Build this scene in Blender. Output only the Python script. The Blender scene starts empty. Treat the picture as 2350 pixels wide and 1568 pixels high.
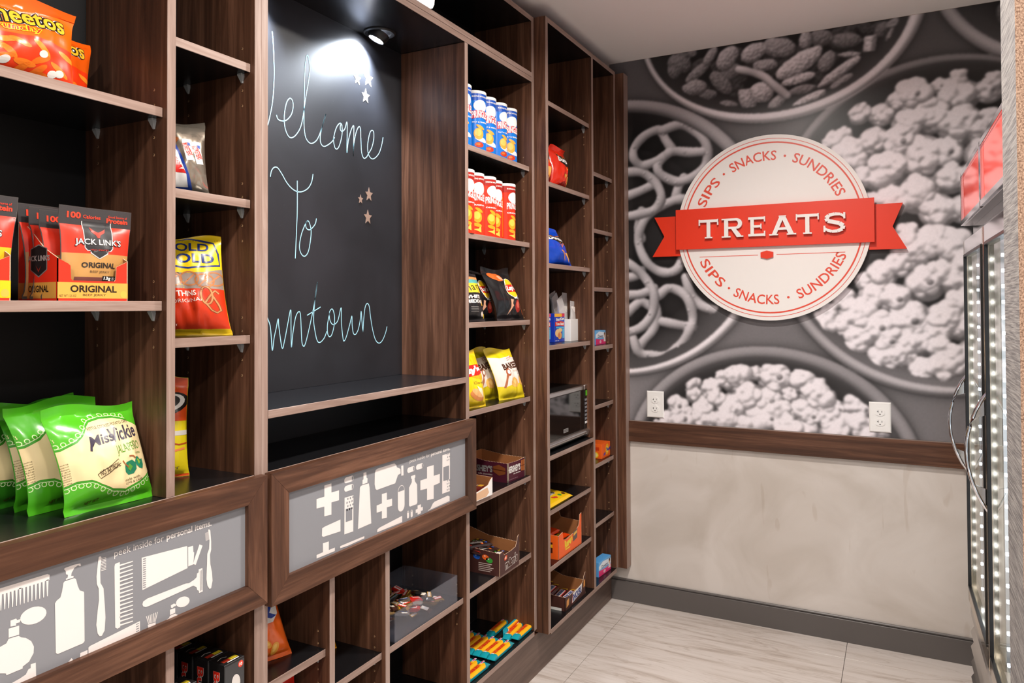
import bpy, bmesh, math, random
import numpy as np
from mathutils import Vector, Matrix, noise
from mathutils.geometry import tessellate_polygon
R = math.radians
scene = bpy.context.scene
COL = scene.collection

# ---------------------------------------------------------------- camera
def cam_matrix(yaw, pitch, roll, loc):
    cy, sy = math.cos(yaw), math.sin(yaw)
    f = Vector((-sy, cy, 0)); r = Vector((cy, sy, 0)); u = Vector((0, 0, 1))
    f2 = f * math.cos(pitch) + u * math.sin(pitch); u2 = u * math.cos(pitch) - f * math.sin(pitch)
    r3 = r * math.cos(roll) + u2 * math.sin(roll); u3 = u2 * math.cos(roll) - r * math.sin(roll)
    m = Matrix((r3, u3, -f2)).transposed().to_4x4()
    m.translation = loc
    return m
cam = bpy.data.cameras.new('camera'); camo = bpy.data.objects.new('camera', cam); COL.objects.link(camo)
cam.sensor_fit = 'HORIZONTAL'; cam.sensor_width = 36.0; cam.lens = 1702.1 * 36 / 2350
cam.shift_y = -108.6 / 2350; cam.clip_start = 0.02
camo.matrix_world = cam_matrix(R(27.6085), R(0.9157), R(-0.2724), (1.17368, -3.2226, 1.32851))
scene.camera = camo

# ---------------------------------------------------------------- world, lights, exposure
w = bpy.data.worlds.new('world'); scene.world = w; w.use_nodes = True
bg = w.node_tree.nodes['Background']; bg.inputs[0].default_value = (1.0, 0.965, 0.93, 1); bg.inputs[1].default_value = 0.52
def area(name, loc, power, size, col=(1, 0.93, 0.86), rot=(0, 0, 0), spread=180):
    l = bpy.data.lights.new(name, 'AREA'); l.shape = 'DISK'; l.size = size; l.energy = power; l.color = col; l.spread = R(spread)
    o = bpy.data.objects.new(name, l); COL.objects.link(o); o.location = loc; o.rotation_euler = rot
    return o
for i, (x, y, p) in enumerate([(0.78, -1.25, 24), (0.78, -2.35, 22), (1.9, -2.9, 16), (0.78, -3.7, 20), (1.9, -4.4, 18)]):
    area('ceiling_downlight_lamp', (x, y, 2.425), p, 0.16, spread=160)
vs = scene.view_settings
vs.view_transform = 'Standard'; vs.look = 'None'; vs.gamma = 1.0; vs.use_curve_mapping = False; vs.exposure = 0.2

# ---------------------------------------------------------------- materials
MATS = {}
def lin(c):
    if isinstance(c, str):
        c = [int(c[i:i + 2], 16) / 255 for i in (0, 2, 4)]
    return tuple((v / 12.92 if v <= 0.04045 else ((v + 0.055) / 1.055) ** 2.4) for v in c) + (1.0,)
def newmat(name):
    m = bpy.data.materials.new(name); m.use_nodes = True
    nt = m.node_tree; return m, nt, nt.nodes['Principled BSDF']
def N(nt, t, **kw):
    n = nt.nodes.new(t)
    for k, v in kw.items():
        if k.startswith('i_'):
            n.inputs[k[2:].replace('_', ' ')].default_value = v
        else: setattr(n, k, v)
    return n
def ramp(nt, fac, stops):
    r = nt.nodes.new('ShaderNodeValToRGB'); e = r.color_ramp.elements
    while len(e) < len(stops): e.new(0.5)
    for q, (p, c) in zip(e, stops): q.position = p; q.color = c if len(c) == 4 else tuple(c) + (1,)
    nt.links.new(fac, r.inputs[0]); return r
def plain(name, col, rough=0.5, metal=0.0, spec=0.5, bump=0, bscale=40, coat=0, emit=None, es=1, trans=0, alpha=1, var=0.0):
    if name in MATS: return MATS[name]
    m, nt, p = newmat(name); c = lin(col)
    p.inputs['Base Color'].default_value = c; p.inputs['Roughness'].default_value = rough; p.inputs['Metallic'].default_value = metal
    p.inputs['Specular IOR Level'].default_value = spec; p.inputs['Coat Weight'].default_value = coat; p.inputs['Coat Roughness'].default_value = 0.1
    p.inputs['Transmission Weight'].default_value = trans; p.inputs['Alpha'].default_value = alpha
    if emit: p.inputs['Emission Color'].default_value = lin(emit); p.inputs['Emission Strength'].default_value = es
    tc = N(nt, 'ShaderNodeTexCoord')
    no = N(nt, 'ShaderNodeTexNoise', i_Scale=bscale, i_Detail=3.0)
    nt.links.new(tc.outputs['Object'], no.inputs['Vector'])
    if var:
        mx = N(nt, 'ShaderNodeMixRGB'); mx.inputs[1].default_value = tuple(v * (1 - var) for v in c[:3]) + (1,); mx.inputs[2].default_value = tuple(min(1, v * (1 + var)) for v in c[:3]) + (1,)
        nt.links.new(no.outputs['Fac'], mx.inputs[0]); nt.links.new(mx.outputs[0], p.inputs['Base Color'])
    if bump:
        b = N(nt, 'ShaderNodeBump', i_Strength=bump, i_Distance=0.002); nt.links.new(no.outputs['Fac'], b.inputs['Height']); nt.links.new(b.outputs[0], p.inputs['Normal'])
    MATS[name] = m; return m
def ink(hexcol, rough=0.33):
    return plain('ink_%s_%d' % (hexcol, int(rough * 100)), hexcol, rough, var=0.02, bscale=60)
def film(hexcol):
    return plain('film_' + hexcol, hexcol, 0.24, bump=0.35, bscale=26, coat=0.25, var=0.05)

def wood(name, axis, dark, mid, light, scale=1.0, rough=0.42):
    m, nt, p = newmat(name)
    g = N(nt, 'ShaderNodeNewGeometry'); oi = N(nt, 'ShaderNodeObjectInfo')
    mp = N(nt, 'ShaderNodeMapping')
    add = N(nt, 'ShaderNodeVectorMath', operation='MULTIPLY_ADD'); cmb = N(nt, 'ShaderNodeCombineXYZ')
    for i in range(3): nt.links.new(oi.outputs['Random'], cmb.inputs[i])
    nt.links.new(cmb.outputs[0], add.inputs[0]); add.inputs[1].default_value = (7, 7, 7); nt.links.new(g.outputs['Position'], add.inputs[2])
    nt.links.new(add.outputs[0], mp.inputs['Vector'])
    s = [26.0 * scale] * 3; s['XYZ'.index(axis)] = 1.5 * scale; mp.inputs['Scale'].default_value = s
    n1 = N(nt, 'ShaderNodeTexNoise', i_Scale=1.0, i_Detail=6.0, i_Roughness=0.65, i_Distortion=0.9)
    nt.links.new(mp.outputs[0], n1.inputs['Vector'])
    mp2 = N(nt, 'ShaderNodeMapping'); s2 = [160.0] * 3; s2['XYZ'.index(axis)] = 5.0; mp2.inputs['Scale'].default_value = s2
    nt.links.new(add.outputs[0], mp2.inputs['Vector'])
    n2 = N(nt, 'ShaderNodeTexNoise', i_Scale=1.0, i_Detail=3.0); nt.links.new(mp2.outputs[0], n2.inputs['Vector'])
    mp3 = N(nt, 'ShaderNodeMapping'); s3 = [5.0] * 3; s3['XYZ'.index(axis)] = 0.9; mp3.inputs['Scale'].default_value = s3
    nt.links.new(add.outputs[0], mp3.inputs['Vector'])
    n3 = N(nt, 'ShaderNodeTexNoise', i_Scale=1.0, i_Detail=2.0); nt.links.new(mp3.outputs[0], n3.inputs['Vector'])
    a = N(nt, 'ShaderNodeMath', operation='MULTIPLY_ADD'); nt.links.new(n2.outputs['Fac'], a.inputs[0]); a.inputs[1].default_value = 0.28; nt.links.new(n1.outputs['Fac'], a.inputs[2])
    b = N(nt, 'ShaderNodeMath', operation='MULTIPLY_ADD'); nt.links.new(n3.outputs['Fac'], b.inputs[0]); b.inputs[1].default_value = 0.35; nt.links.new(a.outputs[0], b.inputs[2])
    rp = ramp(nt, b.outputs[0], [(0.54, lin(dark)), (0.80, lin(mid)), (1.08, lin(light))])
    nt.links.new(rp.outputs[0], p.inputs['Base Color'])
    p.inputs['Roughness'].default_value = rough; p.inputs['Specular IOR Level'].default_value = 0.35
    bp = N(nt, 'ShaderNodeBump', i_Strength=0.06, i_Distance=0.001); nt.links.new(n2.outputs['Fac'], bp.inputs['Height']); nt.links.new(bp.outputs[0], p.inputs['Normal'])
    MATS[name] = m; return m
for ax in 'XYZ':
    wood('walnut_' + ax, ax, '2b1912', '523526', '74503d')
    wood('walnut_edge_' + ax, ax, '7b6459', '937b70', 'a48f85', 2.2)
wood('walnut_kick', 'Y', '4a3a33', '66534a', '78645a', 0.8)

def black_laminate():
    m, nt, p = newmat('black_laminate')
    p.inputs['Base Color'].default_value = lin('121214'); p.inputs['Roughness'].default_value = 0.27; p.inputs['Specular IOR Level'].default_value = 0.42
    g = N(nt, 'ShaderNodeNewGeometry'); n = N(nt, 'ShaderNodeTexNoise', i_Scale=420.0, i_Detail=1.0); nt.links.new(g.outputs['Position'], n.inputs['Vector'])
    b = N(nt, 'ShaderNodeBump', i_Strength=0.1, i_Distance=0.0006); nt.links.new(n.outputs['Fac'], b.inputs['Height']); nt.links.new(b.outputs[0], p.inputs['Normal'])
    v = N(nt, 'ShaderNodeTexVoronoi', i_Scale=90.0); nt.links.new(g.outputs['Position'], v.inputs['Vector'])
    r = ramp(nt, v.outputs['Distance'], [(0.0, lin('3a3a40')), (0.05, lin('131315')), (1.0, lin('111113'))]); nt.links.new(r.outputs[0], p.inputs['Base Color'])
    MATS['black_laminate'] = m
black_laminate()
plain('black_back', '0d0d0f', 0.45, spec=0.3)
def chalkboard():
    m, nt, p = newmat('chalkboard')
    g = N(nt, 'ShaderNodeNewGeometry')
    n = N(nt, 'ShaderNodeTexNoise', i_Scale=5.0, i_Detail=5.0, i_Distortion=0.6); nt.links.new(g.outputs['Position'], n.inputs['Vector'])
    v = N(nt, 'ShaderNodeTexVoronoi', i_Scale=55.0); nt.links.new(g.outputs['Position'], v.inputs['Vector'])
    r = ramp(nt, n.outputs['Fac'], [(0.3, lin('1b1c20')), (0.75, lin('26272c'))])
    r2 = ramp(nt, v.outputs['Distance'], [(0.0, lin('8a8a92')), (0.045, (0, 0, 0)), (1, (0, 0, 0))])
    mx = N(nt, 'ShaderNodeMixRGB', blend_type='ADD'); mx.inputs[0].default_value = 0.5; nt.links.new(r.outputs[0], mx.inputs[1]); nt.links.new(r2.outputs[0], mx.inputs[2])
    nt.links.new(mx.outputs[0], p.inputs['Base Color']); p.inputs['Roughness'].default_value = 0.42; p.inputs['Specular IOR Level'].default_value = 0.5
    b = N(nt, 'ShaderNodeTexNoise', i_Scale=700.0, i_Detail=1.0); nt.links.new(g.outputs['Position'], b.inputs['Vector'])
    bp = N(nt, 'ShaderNodeBump', i_Strength=0.12, i_Distance=0.0005); nt.links.new(b.outputs['Fac'], bp.inputs['Height']); nt.links.new(bp.outputs[0], p.inputs['Normal'])
    MATS['chalkboard'] = m
chalkboard()
def stone_floor():
    m, nt, p = newmat('stone_floor')
    g = N(nt, 'ShaderNodeNewGeometry'); oi = N(nt, 'ShaderNodeObjectInfo')
    mp = N(nt, 'ShaderNodeMapping'); mp.inputs['Scale'].default_value = (1.1, 13, 1); mp.inputs['Rotation'].default_value = (0, 0, R(4))
    nt.links.new(g.outputs['Position'], mp.inputs['Vector'])
    n = N(nt, 'ShaderNodeTexNoise', i_Scale=1.6, i_Detail=9.0, i_Roughness=0.66, i_Distortion=1.1); nt.links.new(mp.outputs[0], n.inputs['Vector'])
    r = ramp(nt, n.outputs['Fac'], [(0.30, lin('9a8d84')), (0.43, lin('bcb1a9')), (0.5, lin('c9c0ba')), (0.75, lin('d3cbc6'))])
    mp2 = N(nt, 'ShaderNodeMapping'); mp2.inputs['Scale'].default_value = (0.8, 5.5, 1); mp2.inputs['Rotation'].default_value = (0, 0, R(5)); nt.links.new(g.outputs['Position'], mp2.inputs['Vector'])
    n2 = N(nt, 'ShaderNodeTexNoise', i_Scale=1.3, i_Detail=5.0, i_Distortion=1.6); nt.links.new(mp2.outputs[0], n2.inputs['Vector'])
    r2 = ramp(nt, n2.outputs['Fac'], [(0.485, (1, 1, 1)), (0.5, (0.62, 0.56, 0.51)), (0.515, (1, 1, 1))])
    mx = N(nt, 'ShaderNodeMixRGB', blend_type='MULTIPLY'); mx.inputs[0].default_value = 0.5; nt.links.new(r.outputs[0], mx.inputs[1]); nt.links.new(r2.outputs[0], mx.inputs[2])
    nt.links.new(mx.outputs[0], p.inputs['Base Color']); p.inputs['Roughness'].default_value = 0.34; p.inputs['Specular IOR Level'].default_value = 0.4
    MATS['stone_floor'] = m
stone_floor()
def plaster():
    m, nt, p = newmat('plaster')
    g = N(nt, 'ShaderNodeNewGeometry')
    n = N(nt, 'ShaderNodeTexNoise', i_Scale=3.5, i_Detail=6.0, i_Distortion=1.0); nt.links.new(g.outputs['Position'], n.inputs['Vector'])
    r = ramp(nt, n.outputs['Fac'], [(0.3, lin('c0b7ae')), (0.5, lin('cdc5be')), (0.7, lin('d6cfc9'))])
    mp = N(nt, 'ShaderNodeMapping'); mp.inputs['Scale'].default_value = (16, 1, 3.2); mp.inputs['Rotation'].default_value = (0, R(24), 0); nt.links.new(g.outputs['Position'], mp.inputs['Vector'])
    n2 = N(nt, 'ShaderNodeTexNoise', i_Scale=1.4, i_Detail=2.0, i_Distortion=0.5); nt.links.new(mp.outputs[0], n2.inputs['Vector'])
    r2 = ramp(nt, n2.outputs['Fac'], [(0.30, (0.86, 0.82, 0.78)), (0.345, (1, 1, 1)), (1, (1, 1, 1))])
    mx = N(nt, 'ShaderNodeMixRGB', blend_type='MULTIPLY'); mx.inputs[0].default_value = 0.6; nt.links.new(r.outputs[0], mx.inputs[1]); nt.links.new(r2.outputs[0], mx.inputs[2])
    nt.links.new(mx.outputs[0], p.inputs['Base Color']); p.inputs['Roughness'].default_value = 0.38; p.inputs['Specular IOR Level'].default_value = 0.35
    b = N(nt, 'ShaderNodeBump', i_Strength=0.08, i_Distance=0.004); nt.links.new(n.outputs['Fac'], b.inputs['Height']); nt.links.new(b.outputs[0], p.inputs['Normal'])
    MATS['plaster'] = m
plaster()
def weave(name, c1, c2, sx, sy, sz, rough=0.8):
    m, nt, p = newmat(name); g = N(nt, 'ShaderNodeNewGeometry')
    mp = N(nt, 'ShaderNodeMapping'); mp.inputs['Scale'].default_value = (sx, sy, sz); nt.links.new(g.outputs['Position'], mp.inputs['Vector'])
    n = N(nt, 'ShaderNodeTexNoise', i_Scale=1.0, i_Detail=4.0, i_Roughness=0.6); nt.links.new(mp.outputs[0], n.inputs['Vector'])
    r = ramp(nt, n.outputs['Fac'], [(0.36, lin(c1)), (0.62, lin(c2))]); nt.links.new(r.outputs[0], p.inputs['Base Color'])
    p.inputs['Roughness'].default_value = rough
    b = N(nt, 'ShaderNodeBump', i_Strength=0.5, i_Distance=0.002); nt.links.new(n.outputs['Fac'], b.inputs['Height']); nt.links.new(b.outputs[0], p.inputs['Normal'])
    MATS[name] = m
weave('grey_wallcover', '625e5f', '96928f', 60, 14, 330)
weave('brown_wallcover', '6a4c3a', 'b89a84', 420, 420, 330)
plain('ceiling_paint', 'efebe8', 0.9, spec=0.1, var=0.01, bscale=3)
plain('wall_paint', 'cfc8c1', 0.85, spec=0.2, var=0.02, bscale=4)
plain('baseboard_grey', '5b5654', 0.35, var=0.02)
plain('grey_panel', '86878c', 0.35, var=0.03, bscale=3)
plain('white_vinyl', 'e6dfdc', 0.4, var=0.01)
plain('white_plastic', 'ecebe9', 0.3, var=0.01)
plain('slot_dark', '1a1817', 0.5)
plain('red_paint', 'e0320f', 0.38, var=0.02)
plain('sign_white', 'e9e6e3', 0.4, var=0.01)
plain('sign_red_line', 'dd4a35', 0.4)
plain('chrome', 'd9d9dc', 0.09, metal=1.0)
plain('warm_chrome', 'd8c9b4', 0.16, metal=1.0)
plain('steel', 'c9c6c4', 0.28, metal=1.0)
plain('black_gloss', '0a0a0b', 0.06, spec=0.6)
plain('black_plastic', '151516', 0.35)
plain('clear_plastic', 'f4f6f8', 0.04, trans=1.0, spec=0.5)
plain('pin_tan', 'b08a66', 0.5)
plain('cardboard_in', '9a6236', 0.85, var=0.08, bscale=60)
plain('cardboard_pale', 'd9b79a', 0.85, var=0.06)
plain('chalk_blue', 'a8dff2', 0.8, emit='59c4ee', es=0.0)
plain('led_white', 'ffffff', 0.4, emit='e8f2ff', es=16.0)
plain('spot_white', 'ffffff', 0.4, emit='eaf1ff', es=55.0)
plain('letter_white', 'f8f6f2', 0.4, emit='fff6ea', es=0.9)
plain('pink_film', 'd8362a', 0.05, spec=0.6, emit='e0402e', es=0.42)
plain('napkin', 'efe9e4', 0.9, var=0.03)
plain('foil_silver', 'c4b8a8', 0.2, metal=0.85, bump=0.6, bscale=24)
plain('foil_gold', 'c79a48', 0.22, metal=0.85, bump=0.6, bscale=60)
plain('acrylic', 'e6eaf2', 0.03, trans=0.95, spec=0.5, alpha=0.55)
def glass(name, tint, alpha, haze=0.0, hz='ffffff'):
    m, nt, p = newmat(name)
    out = nt.nodes['Material Output']
    tr = N(nt, 'ShaderNodeBsdfTransparent'); tr.inputs[0].default_value = lin(tint)
    gl = N(nt, 'ShaderNodeBsdfGlossy'); gl.inputs['Roughness'].default_value = 0.02
    lw = N(nt, 'ShaderNodeLayerWeight', i_Blend=0.5); pw = N(nt, 'ShaderNodeMath', operation='POWER'); nt.links.new(lw.outputs['Facing'], pw.inputs[0]); pw.inputs[1].default_value = 4.0
    fr = N(nt, 'ShaderNodeMath', operation='MULTIPLY_ADD'); nt.links.new(pw.outputs[0], fr.inputs[0]); fr.inputs[1].default_value = alpha; fr.inputs[2].default_value = 0.05; mx = N(nt, 'ShaderNodeMixShader')
    base = tr
    if haze:
        df = N(nt, 'ShaderNodeBsdfDiffuse'); df.inputs[0].default_value = lin(hz); base = N(nt, 'ShaderNodeMixShader'); base.inputs[0].default_value = haze; nt.links.new(tr.outputs[0], base.inputs[1]); nt.links.new(df.outputs[0], base.inputs[2])
        no = N(nt, 'ShaderNodeTexNoise', i_Scale=45.0, i_Detail=3.0); bp = N(nt, 'ShaderNodeBump', i_Strength=0.25, i_Distance=0.002); nt.links.new(no.outputs['Fac'], bp.inputs['Height']); nt.links.new(bp.outputs[0], gl.inputs['Normal'])
    nt.links.new(fr.outputs[0], mx.inputs[0]); nt.links.new(base.outputs[0], mx.inputs[1]); nt.links.new(gl.outputs[0], mx.inputs[2]); nt.links.new(mx.outputs[0], out.inputs[0])
    MATS[name] = m
glass('pane_glass', 'e8ecee', 0.8)
glass('acrylic_pane', 'eef0f6', 0.7, 0.045, 'd8dcec')
glass('wrap_clear', 'f6f6f6', 0.6, 0.42, 'fbf8f8')
glass('clip_plastic', 'dfe3e4', 0.6, 0.45, 'cfd4d6')

# ---------------------------------------------------------------- object helpers
def link(o, parent=None):
    COL.objects.link(o)
    if parent: o.parent = parent
    return o
def tag(o, label=None, cat=None, group=None, kind=None):
    if label: o['label'] = label
    if cat: o['category'] = cat
    if group: o['group'] = group
    if kind: o['kind'] = kind
    return o
def thing(name, label, cat, loc=(0, 0, 0), rotz=0, group=None, rot=None):
    o = bpy.data.objects.new(name, None); o.empty_display_size = 0.05; link(o)
    o.location = loc; o.rotation_euler = rot if rot else (0, 0, rotz)
    return tag(o, label, cat, group)
class MB:
    """collects polygons with material names; build() makes one mesh object"""
    def __init__(s): s.v = []; s.f = []; s.m = []; s.names = []
    def mi(s, mat):
        if mat not in s.names: s.names.append(mat)
        return s.names.index(mat)
    def face(s, pts, mat):
        b = len(s.v); s.v += [tuple(p) for p in pts]; s.f.append(tuple(range(b, b + len(pts)))); s.m.append(s.mi(mat))
    def mesh(s, verts, faces, mat):
        b = len(s.v); s.v += [tuple(p) for p in verts]; k = s.mi(mat)
        for f in faces: s.f.append(tuple(b + i for i in f)); s.m.append(k)
    def box(s, x0, x1, y0, y1, z0, z1, mats, bev=0.0):
        """mats: one name or (x faces, y faces, z faces); chamfered box"""
        if isinstance(mats, str): mats = (mats,) * 3
        lo = (min(x0, x1), min(y0, y1), min(z0, z1)); hi = (max(x0, x1), max(y0, y1), max(z0, z1))
        b = min(bev, *(0.49 * (h - l) for l, h in zip(lo, hi)))
        def P(ax, sg, *o):   # corner moved inwards on the two other axes
            p = []
            for i in range(3):
                e = hi[i] if sg[i] > 0 else lo[i]
                p.append(e if i == ax or b == 0 else e - sg[i] * b)
            return tuple(p)
        for ax in range(3):
            a1, a2 = [i for i in range(3) if i != ax]
            for sgn in (-1, 1):
                q = []
                for s1, s2 in ((-1, -1), (1, -1), (1, 1), (-1, 1)):
                    sg = [0, 0, 0]; sg[ax] = sgn; sg[a1] = s1; sg[a2] = s2; q.append(P(ax, sg))
                flip = (sgn < 0) != (ax == 1)
                s.face(q[::-1] if flip else q, mats[ax])
        if b > 0:
            for ax in range(3):                      # edge chamfers
                a1, a2 = [i for i in range(3) if i != ax]
                for s1 in (-1, 1):
                    for s2 in (-1, 1):
                        q = []
                        for e, fa in ((-1, a1), (1, a1), (1, a2), (-1, a2)):
                            sg = [0, 0, 0]; sg[ax] = e; sg[a1] = s1; sg[a2] = s2; q.append(P(fa, sg))
                        s.face(q, mats[0] if 0 in (a1, a2) else mats[a1])
            for sx in (-1, 1):
                for sy in (-1, 1):
                    for sz in (-1, 1):
                        s.face([P(i, (sx, sy, sz)) for i in range(3)], mats[0])
    def prism(s, pts, h0, h1, mat, fn=lambda x, y, h: (x, y, h), side=None):
        """extrude a 2D polygon between h0 and h1; fn places (x, y, h)"""
        tri = tessellate_polygon([[Vector((x, y, 0)) for x, y in pts]])
        n = len(pts); vs = [fn(x, y, h0) for x, y in pts] + [fn(x, y, h1) for x, y in pts]
        fs = [tuple(t) for t in tri] + [tuple(i + n for i in t)[::-1] for t in tri]
        s.mesh(vs, fs, mat)
        s.mesh(vs, [(i, (i + 1) % n, (i + 1) % n + n, i + n) for i in range(n)], side or mat)
    def tube(s, pts, r, mat, seg=8, cap=True):
        pts = [Vector(p) for p in pts]; rs = r if isinstance(r, (list, tuple)) else [r] * len(pts)
        vs = []; fs = []; up = Vector((0, 0, 1))
        for i, p in enumerate(pts):
            d = (pts[min(i + 1, len(pts) - 1)] - pts[max(i - 1, 0)]).normalized()
            a = d.cross(up if abs(d.z) < 0.95 else Vector((1, 0, 0))).normalized(); b = d.cross(a)
            for k in range(seg):
                t = 2 * math.pi * k / seg; vs.append(p + (a * math.cos(t) + b * math.sin(t)) * rs[i])
        for i in range(len(pts) - 1):
            for k in range(seg):
                k2 = (k + 1) % seg; fs.append((i * seg + k, i * seg + k2, (i + 1) * seg + k2, (i + 1) * seg + k))
        if cap: fs += [tuple(range(seg))[::-1], tuple(range((len(pts) - 1) * seg, len(pts) * seg))]
        s.mesh(vs, fs, mat)
    def lathe(s, prof, mat, seg=24, c=(0, 0)):
        vs = []; fs = []
        for r, z in prof:
            for k in range(seg):
                t = 2 * math.pi * k / seg; vs.append((c[0] + r * math.cos(t), c[1] + r * math.sin(t), z))
        for i in range(len(prof) - 1):
            for k in range(seg):
                k2 = (k + 1) % seg; fs.append((i * seg + k, i * seg + k2, (i + 1) * seg + k2, (i + 1) * seg + k))
        s.mesh(vs, fs, mat)
    def data(s, name, smooth=False, fix=True):
        me = bpy.data.meshes.new(name); me.from_pydata(s.v, [], s.f)
        for n in s.names: me.materials.append(MATS[n])
        me.polygons.foreach_set('material_index', s.m)
        if fix:
            bm = bmesh.new(); bm.from_mesh(me); bmesh.ops.remove_doubles(bm, verts=bm.verts, dist=1e-6)
            bmesh.ops.recalc_face_normals(bm, faces=bm.faces); bm.to_mesh(me); bm.free()
        if smooth:
            me.polygons.foreach_set('use_smooth', [True] * len(me.polygons))
            me.set_sharp_from_angle(angle=R(38))
        me.update(); return me
    def build(s, name, parent=None, smooth=False, fix=True):
        return link(bpy.data.objects.new(name, s.data(name, smooth, fix)), parent)
def boxobj(name, parent, dims, mats, bev=0.0008):
    m = MB(); m.box(*dims, mats, bev); return m.build(name, parent)

# ---------------------------------------------------------------- print (flat lettering and pictures laid on surfaces)
_tc = {}
def text_tris(body, bold=0.0, shear=0.0):
    key = (body, bold, shear)
    if key in _tc: return _tc[key]
    c = bpy.data.curves.new('lettering', 'FONT'); c.body = body; c.offset = bold; c.shear = shear; c.resolution_u = 3; c.fill_mode = 'BOTH' if False else c.fill_mode
    o = bpy.data.objects.new('lettering', c); COL.objects.link(o)
    dg = bpy.context.evaluated_depsgraph_get(); ev = o.evaluated_get(dg); me = ev.to_mesh()
    me.calc_loop_triangles()
    v = [(p.co.x, p.co.y) for p in me.vertices]; t = [tuple(q.vertices) for q in me.loop_triangles]
    ev.to_mesh_clear(); COL.objects.unlink(o); bpy.data.objects.remove(o); bpy.data.curves.remove(c)
    used = sorted({i for q in t for i in q}); mp = {i: k for k, i in enumerate(used)}
    v = [v[i] for i in used]; t = [tuple(mp[i] for i in q) for q in t]
    x0 = min(p[0] for p in v); x1 = max(p[0] for p in v); y0 = min(p[1] for p in v); y1 = max(p[1] for p in v)
    v = [((x - x0) / (x1 - x0), (y - y0) / (y1 - y0)) for x, y in v]
    _tc[key] = (v, t, (x1 - x0) / (y1 - y0)); return _tc[key]
def ell_pts(cx, cy, rx, ry, rot=0, n=20, a0=0, a1=360):
    out = []; r = R(rot); full = abs(a1 - a0) >= 360
    for k in range(n + (0 if full else 1)):
        t = R(a0 + (a1 - a0) * k / n); x, y = rx * math.cos(t), ry * math.sin(t)
        out.append((cx + x * math.cos(r) - y * math.sin(r), cy + x * math.sin(r) + y * math.cos(r)))
    return out
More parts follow.
